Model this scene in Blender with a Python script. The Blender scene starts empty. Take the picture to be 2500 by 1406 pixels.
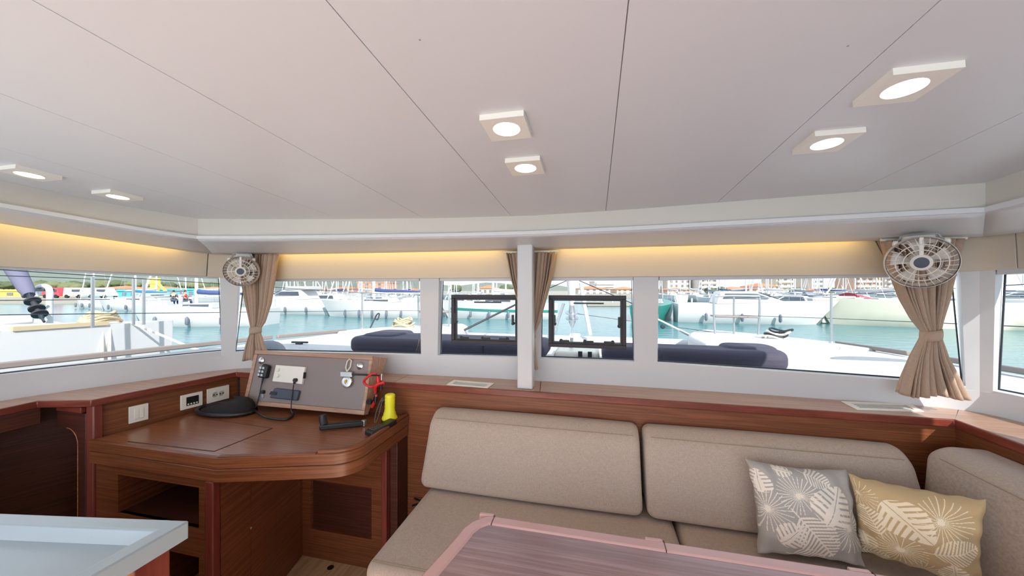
import bpy, bmesh, math, random
import numpy as np
from mathutils import Vector, Matrix

# ------------------------------------------------------------------ camera, sky, sun, exposure
scene = bpy.context.scene
col = scene.collection
random.seed(7)
FPX, YAW, CZ = 870.0, math.radians(13.07), 1.5
SN, CS = math.sin(YAW), math.cos(YAW)
cam_d = bpy.data.cameras.new('camera')
cam_d.sensor_width = 36.0
cam_d.lens = 36.0 * FPX / 2500.0
cam_d.clip_start, cam_d.clip_end = 0.02, 3000.0
cam = bpy.data.objects.new('camera', cam_d)
cam.location = (0, 0, CZ)
cam.rotation_euler = (math.pi / 2, 0, YAW)
col.objects.link(cam)
scene.camera = cam

world = bpy.data.worlds.new('sky')
scene.world = world
world.use_nodes = True
wn = world.node_tree
wn.nodes.clear()
w_out = wn.nodes.new('ShaderNodeOutputWorld')
w_bg = wn.nodes.new('ShaderNodeBackground')
w_tc = wn.nodes.new('ShaderNodeTexCoord')
w_sep = wn.nodes.new('ShaderNodeSeparateXYZ')
w_ramp = wn.nodes.new('ShaderNodeValToRGB')
wn.links.new(w_tc.outputs['Generated'], w_sep.inputs[0])
wn.links.new(w_sep.outputs['Z'], w_ramp.inputs[0])
wn.links.new(w_ramp.outputs[0], w_bg.inputs[0])
wn.links.new(w_bg.outputs[0], w_out.inputs[0])
w_ramp.color_ramp.elements[0].position = 0.0
w_ramp.color_ramp.elements[0].color = (0.92, 0.955, 1.0, 1)
w_ramp.color_ramp.elements[1].position = 0.55
w_ramp.color_ramp.elements[1].color = (0.72, 0.84, 1.0, 1)
w_bg.inputs['Strength'].default_value = 1.0

sun_d = bpy.data.lights.new('sun', 'SUN')
sun_d.energy = 4.6
sun_d.color = (1.0, 0.95, 0.89)
sun_d.angle = math.radians(0.6)
sun = bpy.data.objects.new('sun', sun_d)
sun.rotation_euler = Vector((-0.45, 0.62, -0.56)).to_track_quat('-Z', 'Y').to_euler()
sun.location = (6, -5, 8)
col.objects.link(sun)

scene.view_settings.view_transform = 'Standard'
scene.view_settings.look = 'None'
scene.view_settings.gamma = 1.0
scene.view_settings.use_curve_mapping = False
scene.view_settings.exposure = 1.8

# ------------------------------------------------------------------ measuring helpers
FW = Vector((-SN, CS, 0)); RT = Vector((CS, SN, 0)); UPV = Vector((0, 0, 1))
CAM = Vector((0, 0, CZ))
def ray(u, v):
    return FW + RT * ((u - 1250) / FPX) + UPV * (-(v - 703) / FPX)
def atd(u, v, d): return CAM + ray(u, v) * d
def atz(u, v, z):
    r = ray(u, v); return CAM + r * ((z - CZ) / r.z)
def aty(u, v, y):
    r = ray(u, v); return CAM + r * (y / r.y)
def atx(u, v, x):
    r = ray(u, v); return CAM + r * (x / r.x)
def hit(u, v, p0, n):
    r = ray(u, v); return CAM + r * ((Vector(p0) - CAM).dot(n) / r.dot(n))

# ------------------------------------------------------------------ materials
def lin(c):
    c = c / 255.0
    return c / 12.92 if c <= 0.04045 else ((c + 0.055) / 1.055) ** 2.4
def rgb(r, g, b): return (lin(r), lin(g), lin(b), 1.0)
MATS = {}
def mat(name, c, rough=0.5, metal=0.0, spec=0.5, emit=0.0, coat=0.0, bump=0.0, bscale=60, vary=0.0, vscale=6.0, alpha=None, ecol=None):
    if name in MATS: return MATS[name]
    m = bpy.data.materials.new(name); m.use_nodes = True
    nt = m.node_tree; b = nt.nodes['Principled BSDF']
    c4 = rgb(*c)
    b.inputs['Base Color'].default_value = c4
    b.inputs['Roughness'].default_value = rough
    b.inputs['Metallic'].default_value = metal
    b.inputs['Specular IOR Level'].default_value = spec
    if coat: b.inputs['Coat Weight'].default_value = coat; b.inputs['Coat Roughness'].default_value = 0.12
    if emit:
        b.inputs['Emission Color'].default_value = rgb(*(ecol or c)); b.inputs['Emission Strength'].default_value = emit
    tc = nt.nodes.new('ShaderNodeTexCoord')
    if vary:
        n = nt.nodes.new('ShaderNodeTexNoise'); n.inputs['Scale'].default_value = vscale; n.inputs['Detail'].default_value = 4
        nt.links.new(tc.outputs['Object'], n.inputs['Vector'])
        mx = nt.nodes.new('ShaderNodeMix'); mx.data_type = 'RGBA'
        mx.inputs[6].default_value = tuple(min(1, x * (1 - vary)) for x in c4[:3]) + (1,)
        mx.inputs[7].default_value = tuple(min(1, x * (1 + vary)) for x in c4[:3]) + (1,)
        nt.links.new(n.outputs['Fac'], mx.inputs[0]); nt.links.new(mx.outputs[2], b.inputs['Base Color'])
    if bump:
        n2 = nt.nodes.new('ShaderNodeTexNoise'); n2.inputs['Scale'].default_value = bscale; n2.inputs['Detail'].default_value = 3
        nt.links.new(tc.outputs['Object'], n2.inputs['Vector'])
        bp = nt.nodes.new('ShaderNodeBump'); bp.inputs['Strength'].default_value = bump; bp.inputs['Distance'].default_value = 0.01
        nt.links.new(n2.outputs['Fac'], bp.inputs['Height']); nt.links.new(bp.outputs[0], b.inputs['Normal'])
    MATS[name] = m
    return m
def wood(name, ca, cb, scale, rough=0.35, coat=0.0, det=(0.42, 0.62)):
    m = bpy.data.materials.new(name); m.use_nodes = True
    nt = m.node_tree; b = nt.nodes['Principled BSDF']
    tc = nt.nodes.new('ShaderNodeTexCoord'); mp = nt.nodes.new('ShaderNodeMapping')
    mp.inputs['Scale'].default_value = scale
    n = nt.nodes.new('ShaderNodeTexNoise'); n.inputs['Scale'].default_value = 1.0; n.inputs['Detail'].default_value = 5; n.inputs['Roughness'].default_value = 0.62
    r = nt.nodes.new('ShaderNodeValToRGB')
    r.color_ramp.elements[0].position = det[0]; r.color_ramp.elements[0].color = rgb(*ca)
    r.color_ramp.elements[1].position = det[1]; r.color_ramp.elements[1].color = rgb(*cb)
    nt.links.new(tc.outputs['Object'], mp.inputs[0]); nt.links.new(mp.outputs[0], n.inputs['Vector'])
    nt.links.new(n.outputs['Fac'], r.inputs[0]); nt.links.new(r.outputs[0], b.inputs['Base Color'])
    b.inputs['Roughness'].default_value = rough
    if coat: b.inputs['Coat Weight'].default_value = coat; b.inputs['Coat Roughness'].default_value = 0.18
    MATS[name] = m
    return m
def fabric(name, ca, cb, sc=900):
    m = bpy.data.materials.new(name); m.use_nodes = True
    nt = m.node_tree; b = nt.nodes['Principled BSDF']
    tc = nt.nodes.new('ShaderNodeTexCoord')
    ns = []
    for s in ((sc, sc * .12, sc * .12), (sc * .12, sc, sc), ):
        mp = nt.nodes.new('ShaderNodeMapping'); mp.inputs['Scale'].default_value = s
        n = nt.nodes.new('ShaderNodeTexNoise'); n.inputs['Scale'].default_value = 1.0; n.inputs['Detail'].default_value = 2
        nt.links.new(tc.outputs['Object'], mp.inputs[0]); nt.links.new(mp.outputs[0], n.inputs['Vector']); ns.append(n)
    a = nt.nodes.new('ShaderNodeMath'); a.operation = 'ADD'
    nt.links.new(ns[0].outputs['Fac'], a.inputs[0]); nt.links.new(ns[1].outputs['Fac'], a.inputs[1])
    h = nt.nodes.new('ShaderNodeMath'); h.operation = 'MULTIPLY'; h.inputs[1].default_value = 0.5
    nt.links.new(a.outputs[0], h.inputs[0])
    r = nt.nodes.new('ShaderNodeValToRGB')
    r.color_ramp.elements[0].position = 0.35; r.color_ramp.elements[0].color = rgb(*ca)
    r.color_ramp.elements[1].position = 0.65; r.color_ramp.elements[1].color = rgb(*cb)
    nt.links.new(h.outputs[0], r.inputs[0]); nt.links.new(r.outputs[0], b.inputs['Base Color'])
    bp = nt.nodes.new('ShaderNodeBump'); bp.inputs['Strength'].default_value = 0.25; bp.inputs['Distance'].default_value = 0.002
    nt.links.new(h.outputs[0], bp.inputs['Height']); nt.links.new(bp.outputs[0], b.inputs['Normal'])
    b.inputs['Roughness'].default_value = 0.9
    b.inputs['Specular IOR Level'].default_value = 0.15
    b.inputs['Sheen Weight'].default_value = 0.2
    MATS[name] = m
    return m
def glass(name, tint, refl=0.06):
    m = bpy.data.materials.new(name); m.use_nodes = True
    nt = m.node_tree; nt.nodes.clear()
    o = nt.nodes.new('ShaderNodeOutputMaterial'); mx = nt.nodes.new('ShaderNodeMixShader')
    t = nt.nodes.new('ShaderNodeBsdfTransparent'); t.inputs[0].default_value = tint
    g = nt.nodes.new('ShaderNodeBsdfGlossy'); g.inputs['Roughness'].default_value = 0.02
    lw = nt.nodes.new('ShaderNodeLayerWeight'); lw.inputs[0].default_value = 0.25
    ml = nt.nodes.new('ShaderNodeMath'); ml.operation = 'MULTIPLY'; ml.inputs[1].default_value = refl * 4
    nt.links.new(lw.outputs['Fresnel'], ml.inputs[0]); nt.links.new(ml.outputs[0], mx.inputs[0])
    nt.links.new(t.outputs[0], mx.inputs[1]); nt.links.new(g.outputs[0], mx.inputs[2]); nt.links.new(mx.outputs[0], o.inputs[0])
    MATS[name] = m
    return m

# ------------------------------------------------------------------ mesh builder
class MB:
    def __init__(s): s.v = []; s.f = []; s.M = None
    def add(s, vs, fs):
        o = len(s.v)
        for p in vs:
            p = Vector(p)
            s.v.append(s.M @ p if s.M is not None else p)
        s.f.extend([tuple(i + o for i in q) for q in fs]); return s
    def box(s, x0, x1, y0, y1, z0, z1):
        return s.add([(x0,y0,z0),(x1,y0,z0),(x1,y1,z0),(x0,y1,z0),(x0,y0,z1),(x1,y0,z1),(x1,y1,z1),(x0,y1,z1)],
                     [(0,3,2,1),(4,5,6,7),(0,1,5,4),(1,2,6,5),(2,3,7,6),(3,0,4,7)])
    def hexa(s, b, t):     # bottom quad, top quad
        return s.add(list(b) + list(t), [(0,3,2,1),(4,5,6,7),(0,1,5,4),(1,2,6,5),(2,3,7,6),(3,0,4,7)])
    def prism(s, pts, z0, z1):
        n = len(pts)
        zb = z0 if callable(z0) else (lambda x, y: z0)
        zt = z1 if callable(z1) else (lambda x, y: z1)
        vs = [(p[0], p[1], zb(p[0], p[1])) for p in pts] + [(p[0], p[1], zt(p[0], p[1])) for p in pts]
        fs = [tuple(range(n))[::-1], tuple(range(n, 2 * n))] + [(i, (i + 1) % n, n + (i + 1) % n, n + i) for i in range(n)]
        return s.add(vs, fs)
    def bar(s, a, b, w, h, up=(0, 0, 1)):   # rectangular bar from a to b
        a = Vector(a); b = Vector(b); d = (b - a).normalized(); upv = Vector(up)
        x = d.cross(upv)
        if x.length < 1e-4: x = d.cross(Vector((1, 0, 0)))
        x.normalize(); y = x.cross(d).normalized()
        q = lambda p: [p - x*w/2 - y*h/2, p + x*w/2 - y*h/2, p + x*w/2 + y*h/2, p - x*w/2 + y*h/2]
        return s.hexa(q(a), q(b))
    def tube(s, path, r, n=8, closed=False, caps=True):
        P = [Vector(p) for p in path]; m = len(P)
        R = r if isinstance(r, (list, tuple)) else [r] * m
        rings = []; prev = None
        for i in range(m):
            if closed: t = P[(i + 1) % m] - P[i - 1]
            else: t = P[min(i + 1, m - 1)] - P[max(i - 1, 0)]
            t.normalize()
            if prev is None:
                x = t.cross(Vector((0, 0, 1)))
                if x.length < 1e-3: x = t.cross(Vector((1, 0, 0)))
            else: x = prev - t * prev.dot(t)
            x.normalize(); y = t.cross(x); prev = x
            rings.append([P[i] + (x * math.cos(2*math.pi*k/n) + y * math.sin(2*math.pi*k/n)) * R[i] for k in range(n)])
        return s.loft(rings, caps and not closed, closed)
    def loft(s, rings, caps=True, closed=False):
        n = len(rings[0]); m = len(rings); vs = [p for r in rings for p in r]; fs = []
        for i in range(m if closed else m - 1):
            j = (i + 1) % m
            for k in range(n):
                l = (k + 1) % n
                fs.append((i*n+k, i*n+l, j*n+l, j*n+k))
        if caps: fs.append(tuple(range(n))[::-1]); fs.append(tuple(range((m-1)*n, m*n)))
        return s.add(vs, fs)
    def lathe(s, prof, n=20, c=(0,0,0), axis=(0,0,1), caps=True):
        ax = Vector(axis).normalized(); x = ax.orthogonal().normalized(); y = ax.cross(x); c = Vector(c)
        return s.loft([[c + ax*z + (x*math.cos(2*math.pi*k/n) + y*math.sin(2*math.pi*k/n))*max(r, 1e-4) for k in range(n)] for r, z in prof], caps)
    def grid(s, fn, nu, nv):
        vs = [fn(i / nu, j / nv) for j in range(nv + 1) for i in range(nu + 1)]
        fs = [(j*(nu+1)+i, j*(nu+1)+i+1, (j+1)*(nu+1)+i+1, (j+1)*(nu+1)+i) for j in range(nv) for i in range(nu)]
        return s.add(vs, fs)
    def ball(s, c, rx, ry=None, rz=None, n=12, m=8):
        ry = ry or rx; rz = rz or rx; c = Vector(c)
        return s.loft([[c + Vector((rx*math.sin(a)*math.cos(2*math.pi*k/n), ry*math.sin(a)*math.sin(2*math.pi*k/n), -rz*math.cos(a))) for k in range(n)]
                       for a in [0.02 + (math.pi - .04)*i/m for i in range(m+1)]], True)
    def build(s, name, m, parent=None, org=(0, 0, 0), smooth=False, bevel=0.0, sub=0, ang=38, solid=0.0, seg=2):
        me = bpy.data.meshes.new(name)
        o = Vector(org)
        me.from_pydata([tuple(p - o) for p in s.v], [], s.f)
        bm = bmesh.new(); bm.from_mesh(me); bmesh.ops.recalc_face_normals(bm, faces=bm.faces); bm.to_mesh(me); bm.free()
        me.materials.append(MATS[m] if isinstance(m, str) else m)
        ob = bpy.data.objects.new(name, me); col.objects.link(ob)
        if smooth or bevel:
            me.shade_smooth(); me.set_sharp_from_angle(angle=math.radians(ang))
        if parent is not None: ob.parent = parent
        else: ob.location = o
        if solid:
            md = ob.modifiers.new('thickness', 'SOLIDIFY'); md.thickness = solid; md.offset = 0
        if bevel:
            md = ob.modifiers.new('bevel', 'BEVEL'); md.width = bevel; md.segments = seg; md.limit_method = 'ANGLE'; md.angle_limit = math.radians(35)
            md.harden_normals = False
        if sub:
            md = ob.modifiers.new('sub', 'SUBSURF'); md.levels = sub; md.render_levels = sub
        return ob
def tag(o, label, cat, group=None):
    o['label'] = label; o['category'] = cat
    if group: o['group'] = group
    return o
def thing(name, label, cat, loc=(0, 0, 0), rz=0.0, group=None):
    o = bpy.data.objects.new(name, None); o.empty_display_size = 0.05
    o.location = loc; o.rotation_euler = (0, 0, rz); col.objects.link(o)
    return tag(o, label, cat, group)
def struct(o): o['kind'] = 'structure'; return o
def setting(name, loc=(0, 0, 0)):
    o = bpy.data.objects.new(name, None); o.location = loc; o.empty_display_size = 0.05; col.objects.link(o); return struct(o)
def copy_tree(o, parent=None):
    c = o.copy(); col.objects.link(c); c.parent = parent
    for ch in list(o.children): copy_tree(ch, c)
    return c

# palette
mat('white_gel', (206, 207, 210), 0.34, coat=0.15)
mat('wall_white', (206, 207, 211), 0.42)
mat('ceil_white', (215, 216, 219), 0.36)
mat('valance_shaded', (206, 202, 194), 0.5)  # shade on the valance is put into this darker cream
mat('pelmet', (206, 194, 178), 0.6)
mat('groove', (158, 152, 146), 0.8)
wood('wood_h', (110, 61, 34), (136, 81, 50), (3, 3, 140), 0.42)
wood('wood_top', (124, 74, 46), (146, 92, 62), (3, 140, 60), 0.30, coat=0.25)
wood('wood_dash', (164, 126, 102), (186, 148, 124), (3, 90, 40), 0.32, coat=0.3)
wood('wood_lip', (110, 48, 36), (132, 64, 48), (6, 6, 60), 0.32, coat=0.2)
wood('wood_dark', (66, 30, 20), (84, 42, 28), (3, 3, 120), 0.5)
wood('wood_post', (112, 50, 40), (128, 60, 48), (40, 40, 3), 0.36)
wood('wood_light', (176, 112, 70), (206, 146, 98), (4, 4, 130), 0.45)
wood('wood_table', (146, 118, 120), (168, 140, 142), (3, 70, 30), 0.24, coat=0.35)
wood('floor_wood', (196, 160, 118), (220, 186, 146), (60, 4, 10), 0.35)
mat('table_rim', (204, 162, 158), 0.28, coat=0.3)
fabric('sofa_linen', (164, 148, 136), (190, 174, 161))
fabric('curtain_cloth', (198, 174, 154), (220, 198, 178), 500)
_nt = MATS['curtain_cloth'].node_tree; _tr = _nt.nodes.new('ShaderNodeBsdfTranslucent'); _mx = _nt.nodes.new('ShaderNodeMixShader'); _mx.inputs[0].default_value = 0.38
_tr.inputs[0].default_value = rgb(220, 194, 168); _o = _nt.nodes['Material Output']
_nt.links.new(_nt.nodes['Principled BSDF'].outputs[0], _mx.inputs[1]); _nt.links.new(_tr.outputs[0], _mx.inputs[2]); _nt.links.new(_mx.outputs[0], _o.inputs['Surface'])
mat('stitch', (150, 132, 116), 0.9)
mat('counter', (164, 178, 186), 0.28, coat=0.2)
mat('black_plastic', (26, 26, 30), 0.42)
mat('black_cloth', (24, 20, 22), 0.85, bump=0.4, bscale=120)
mat('hatch_black', (48, 42, 50), 0.5)
mat('gasket', (40, 48, 56), 0.6)
mat('chrome', (210, 212, 214), 0.18, metal=1.0)
mat('steel', (186, 190, 194), 0.32, metal=0.9)
mat('white_plastic', (236, 232, 222), 0.4)
mat('fan_white', (238, 230, 222), 0.4)
mat('slate', (70, 78, 92), 0.5)
mat('panel_grey', (138, 126, 124), 0.5)
mat('red_plastic', (206, 26, 32), 0.4)
mat('yellow', (236, 226, 40), 0.45)
mat('rope_white', (226, 222, 206), 0.8)
mat('lamp_glow', (255, 238, 200), 0.5, emit=7.0, ecol=(255, 232, 186))
mat('led_glow', (255, 205, 90), 0.5, emit=3.0, ecol=(255, 214, 116))
glass('window_glass', (0.66, 0.67, 0.67, 1))
glass('screen_glass', (0.3, 0.3, 0.3, 1))
# ------------------------------------------------------------------ the shell
# plan of the inside of the saloon wall, from rear left, round the front, to rear right
WPTS = [(-2.64,-1.4),(-2.64,-0.4),(-2.62,0.5),(-2.54,1.0),(-2.41,1.30),(-2.24,1.63),(-2.16,1.725),(-2.05,1.78),(-1.6,1.822),(-1.03,1.857),
        (-.4,1.88),(.33,1.881),(.9,1.868),(1.308,1.847),(1.42,1.833),(1.495,1.79),(1.535,1.70),(1.60,1.4),(1.645,1.0),(1.67,.5),(1.67,-.4),(1.67,-1.4)]
def catmull(P, n):
    out = []
    for i in range(len(P) - 1):
        p0 = np.array(P[max(i-1,0)]); p1 = np.array(P[i]); p2 = np.array(P[i+1]); p3 = np.array(P[min(i+2,len(P)-1)])
        for k in range(n):
            t = k / n
            out.append(0.5*((2*p1)+(-p0+p2)*t+(2*p0-5*p1+4*p2-p3)*t*t+(-p0+3*p1-3*p2+p3)*t**3))
    out.append(np.array(P[-1])); return np.array(out)
WC = catmull([tuple(map(float, p)) for p in WPTS], 12)
WS = np.concatenate([[0], np.cumsum(np.linalg.norm(np.diff(WC, axis=0), axis=1))])
_t = np.gradient(WC, axis=0); _t /= np.linalg.norm(_t, axis=1)[:, None]
WN = np.stack([-_t[:, 1], _t[:, 0]], 1)
_dc = WC @ np.array([-SN, CS]); _xc = WC @ np.array([CS, SN])
_ok = _dc > 0.35
_us = 1250 + FPX * _xc[_ok] / _dc[_ok]; _ss = WS[_ok]
def su(u): return float(np.interp(u, _us, _ss))
def sy_left(y): i = np.argmin(abs(WC[:120, 1] - y)); return float(WS[i])
def sy_right(y): i = np.argmin(abs(WC[-90:, 1] - y)); return float(WS[len(WS) - 90 + i])
def wp(s, off=0.0):
    return (float(np.interp(s, WS, WC[:, 0]) + off * np.interp(s, WS, WN[:, 0])), float(np.interp(s, WS, WC[:, 1]) + off * np.interp(s, WS, WN[:, 1])))
SEND = float(WS[-1])
def band(mb, s0b, s1b, zb, s0t, s1t, zt, o0=0.0, o1=0.05, n=None):
    """solid strip of wall between offsets o0 (inside) and o1 (outside); zb/zt may be (left, right)"""
    zb = zb if isinstance(zb, tuple) else (zb, zb); zt = zt if isinstance(zt, tuple) else (zt, zt)
    n = n or max(1, int(abs(s1b - s0b) / 0.05))
    rings = []
    for i in range(n + 1):
        f = i / n
        sb = s0b + (s1b - s0b) * f; st = s0t + (s1t - s0t) * f
        z0 = zb[0] + (zb[1] - zb[0]) * f; z1 = zt[0] + (zt[1] - zt[0]) * f
        a = wp(sb, o0); b = wp(sb, o1); c = wp(st, o1); d = wp(st, o0)
        rings.append([(a[0], a[1], z0), (b[0], b[1], z0), (c[0], c[1], z1), (d[0], d[1], z1)])
    mb.loft(rings, True)
# windows: (s bottom left, right, s top left, right, z bottom, z top (left, right))
ZB = 1.122
WIN = [
    (sy_left(-1.0), su(540), sy_left(-1.0), su(534), (1.12, 1.117), (1.66, 1.556)),
    (su(574), su(1028), su(587), su(1023), (1.108, 1.118), (1.542, 1.54)),
    (su(1068), su(1272), su(1074), su(1272), (1.120, 1.126), (1.539, 1.539)),
    (su(1319), su(1549), su(1322), su(1545), (1.126, 1.129), (1.539, 1.539)),
    (su(1605), su(2358), su(1610), su(2337), (1.129, 1.104), (1.538, 1.548)),
    (su(2424), sy_right(1.05), su(2434), sy_right(1.05), (1.10, 1.09), (1.552, 1.575)),
]
ZTOP = 1.86
def wall_piece(name, sa, sb, wins):
    mb = MB()
    band(mb, sa, sb, -0.02, sa, sb, 1.09, 0.0, 0.06)
    xs = [(sa, sa)]
    for w in wins: xs += [(w[0], w[2]), (w[1], w[3])]
    xs.append((sb, sb))
    for i in range(0, len(xs), 2):                      # solid piers
        if abs(xs[i+1][0] - xs[i][0]) > 0.004:
            band(mb, xs[i][0], xs[i+1][0], 1.09, xs[i][1], xs[i+1][1], ZTOP, 0.0, 0.06)
    for w in wins:
        if not isinstance(w[4], tuple): continue
        band(mb, w[0], w[1], 1.09, w[0], w[1], w[4], 0.0, 0.06)
        band(mb, w[2], w[3], w[5], w[2], w[3], ZTOP, 0.0, 0.06)
    return struct(mb.build(name, 'wall_white', smooth=True, ang=30))
S_LF, S_FR = su(560), su(2392)
wall_piece('wall_left', 0.0, S_LF, WIN[:1])
wall_piece('wall_front', S_LF, S_FR, WIN[1:5])
wall_piece('wall_right', S_FR, SEND, WIN[5:])

def wloc(w, f, g):   # bilinear inside a window: f along, g up -> s, z
    sb = w[0] + (w[1]-w[0])*f; st = w[2] + (w[3]-w[2])*f
    z0 = w[4][0] + (w[4][1]-w[4][0])*f; z1 = w[5][0] + (w[5][1]-w[5][0])*f
    return sb + (st - sb)*g, z0 + (z1 - z0)*g
def wpt(w, f, g, off):
    s, z = wloc(w, f, g); p = wp(s, off); return Vector((p[0], p[1], z))
WOBJ = []
for i, w in enumerate(WIN):
    root = setting('window_%d' % (i + 1))
    n = max(4, int((w[1]-w[0]) / 0.06))
    mb = MB()
    mb.grid(lambda a, b: wpt(w, a, b, 0.052), n, 1)
    pane = mb.build('pane', 'window_glass', root, smooth=True, solid=0.006)
    mb = MB()
    L = w[1] - w[0]; H = w[5][0] - w[4][0]
    df, dg = 0.003 / L, 0.005 / H
    for (f0, f1, g0, g1, k) in ((0, 1, 0, dg, n), (0, df, 0, 1, 1), (1 - df, 1, 0, 1, 1)):
        rings = []
        for q in range(k + 1):
            f = f0 + (f1 - f0) * q / k
            rings.append([wpt(w, f, g0, .043), wpt(w, f, g0, .049), wpt(w, f, g1, .049), wpt(w, f, g1, .043)])
        mb.loft(rings)
    mb.build('gasket', 'gasket', root)
    WOBJ.append(root)

# opening hatches set in the two centre panes
def hatch(root, ua, ub, z0, z1):
    sa, sb = su(ua), su(ub)
    def ring(mb, d0, d1, o0, o1):
        band(mb, sa+d0, sb-d0, z0+d0, sa+d0, sb-d0, z0+d1, o0, o1); band(mb, sa+d0, sb-d0, z1-d1, sa+d0, sb-d0, z1-d0, o0, o1)
        band(mb, sa+d0, sa+d1, z0+d1, sa+d0, sa+d1, z1-d1, o0, o1); band(mb, sb-d1, sb-d0, z0+d1, sb-d1, sb-d0, z1-d1, o0, o1)
    mb = MB(); ring(mb, 0, 0.020, 0.022, 0.046); f = mb.build('hatch_frame', 'hatch_black', root, bevel=0.002)
    mb = MB(); ring(mb, 0.020, 0.029, 0.030, 0.048); mb.build('hatch_sash', 'black_plastic', f)
    mb = MB()
    for k in range(5):
        for zz in (z0 + .010, z1 - .010):
            s = sa + (sb - sa) * (0.1 + 0.2 * k); p = wp(s, .021); q = wp(s, .024)
            mb.tube([(p[0], p[1], zz), (q[0], q[1], zz)], 0.0028, 6)
    mb.build('screw', 'gasket', f)
    def handle(s, z, ds, dz):
        mb = MB(); p = wp(s, .022); q = wp(s, -.002); e = wp(s + ds, -.002)
        mb.tube([(p[0], p[1], z), (q[0], q[1], z)], 0.009, 10)
        mb.bar((q[0], q[1], z), (e[0], e[1], z + dz), 0.012, 0.010, (0, 1, 0) if dz else (0, 0, 1))
        mb.build('hatch_handle', 'black_plastic', root, bevel=0.002)
    zl = z0 + .038
    L = sb - sa
    handle(sa + L*.17, zl, 0.044, 0); handle(sa + L*.48, zl, 0.044, 0); handle(sa + L*.83, zl, -0.044, 0)
    handle(sa + .034, z0 + .125, 0, 0.048); handle(sb - .036, z0 + .120, 0, 0.048)
    mb = MB(); band(mb, sa + L*.33, sa + L*.72, z1 - .046, sa + L*.33, sa + L*.72, z1 - .038, .036, .050)
    mb.build('hatch_stay', 'black_plastic', root)
hatch(WOBJ[2], 1098, 1268, 1.187, 1.462)
hatch(WOBJ[3], 1338, 1530, 1.185, 1.461)

# pelmets over the windows
def ztop_at(s):
    x, y = wp(s)
    if x < -2.1: return 1.70 + max(0, (1.63 - y)) * 0.125
    return 1.70
def pelmet(name, s0b, s1b, s0t, s1t, zb, o0):
    mb = MB()
    band(mb, s0b, s1b, zb, s0t, s1t, (ztop_at(s0t) + .015, ztop_at(s1t) + .015), o0, -0.001)
    return struct(mb.build(name, 'pelmet', bevel=0.002))
pelmet('trim_1', sy_left(-1.2), su(503), sy_left(-1.2), su(507), (1.674, 1.568), -0.018)
pelmet('trim_2', su(505), su(600), su(509), su(600), (1.566, 1.556), -0.018)
pelmet('trim_3', su(636), su(2174), su(636), su(2125), (1.553, 1.557), -0.020)
pelmet('trim_4', su(2178), su(2486), su(2134), su(2480), (1.556, 1.572), -0.006)
pelmet('trim_5', su(2489), SEND - .1, su(2483), SEND - .1, (1.572, 1.60), -0.006)

# ceiling: headliner panels side by side
def zc(x, y): return 1.918 - 0.0694 * y
mb = MB(); mb.prism([(-2.3,-1.2),(1.5,-1.2),(1.5,1.72),(-2.3,1.72)], lambda x, y: zc(x, y) + .003, lambda x, y: zc(x, y) + .03)
ceiling = struct(mb.build('ceiling', 'groove'))
xe = [-2.3] + [0.044 + .398 * k for k in range(-5, 4)] + [1.5]
for a, b in zip(xe[:-1], xe[1:]):
    if b - a < .05: continue
    mb = MB(); mb.prism([(a+.0009,-1.2),(b-.0009,-1.2),(b-.0009,1.72),(a+.0009,1.72)], zc, lambda x, y: zc(x, y) + .0035)
    mb.build('ceiling_panel', 'ceil_white', ceiling)

# soffit running round under the ceiling edge
LIP = [(-1.99,-1.4,1.815),(-1.985,.0,1.805),(-1.98,.4,1.795),(-1.962,.78,1.773),(-1.94,1.0,1.758),(-1.885,1.18,1.740),(-1.824,1.302,1.731),
       (-1.52,1.366,1.73),(-1.214,1.4155,1.73),(-.659,1.49,1.73),(-.262,1.516,1.73),(.15,1.492,1.73),(.627,1.436,1.73),(.896,1.408,1.73),(1.161,1.386,1.731),
       (1.163,1.287,1.736),(1.165,1.0,1.75),(1.17,.4,1.78),(1.17,-1.4,1.80)]
s_cl, s_cr = sy_left(1.66), float(WS[np.argmin(np.hypot(WC[:,0]-1.50, WC[:,1]-1.78))])
def resample(P, n):
    P = np.array(P); d = np.concatenate([[0], np.cumsum(np.linalg.norm(np.diff(P, axis=0), axis=1))]); t = np.linspace(0, d[-1], n)
    return [Vector((np.interp(x, d, P[:,0]), np.interp(x, d, P[:,1]), np.interp(x, d, P[:,2]))) for x in t]
segs = [(resample(LIP[:7], 30), 0.0, s_cl), (resample(LIP[6:15], 60), s_cl, s_cr), (resample(LIP[14:], 30), s_cr, SEND)]
GAP = 0.078
mb = MB(); mbl = MB(); mbv = MB()
for k, (P, sa, sb) in enumerate(segs):
    n = len(P)
    def outer(i):
        s = sa + (sb - sa) * i / (n - 1); q = wp(s, -GAP); return Vector((q[0], q[1], ztop_at(s)))
    cen = Vector((-.35, .2, 0))
    nrm = []
    for i in range(n):
        t = P[min(i+1, n-1)] - P[max(i-1, 0)]; t.z = 0; t.normalize(); nrm.append(Vector((-t.y, t.x, 0)))   # outward
    rows = []
    for i in range(n):
        o = outer(i); a = P[i]
        rows.append([a.lerp(o, j / 6) + Vector((0, 0, 0.006 * math.sin(math.pi * j / 6))) for j in range(7)])
    mb.add([p for r in rows for p in r] , [(i*7+j, i*7+j+1, (i+1)*7+j+1, (i+1)*7+j) for i in range(n-1) for j in range(6)])
FP = []
for P, sa, sb in segs: FP += P if not FP else P[1:]
nn_ = len(FP); M_ = []
for i in range(nn_):
    a = (FP[i] - FP[i-1]) if i else None; b = (FP[i+1] - FP[i]) if i < nn_ - 1 else None
    a = a if a is not None else b; b = b if b is not None else a
    na = Vector((-a.y, a.x, 0)).normalized(); nb = Vector((-b.y, b.x, 0)).normalized(); m_ = (na + nb).normalized(); M_.append(m_ / max(.5, m_.dot(na)))
Zv = lambda z: Vector((0, 0, z))
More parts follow.
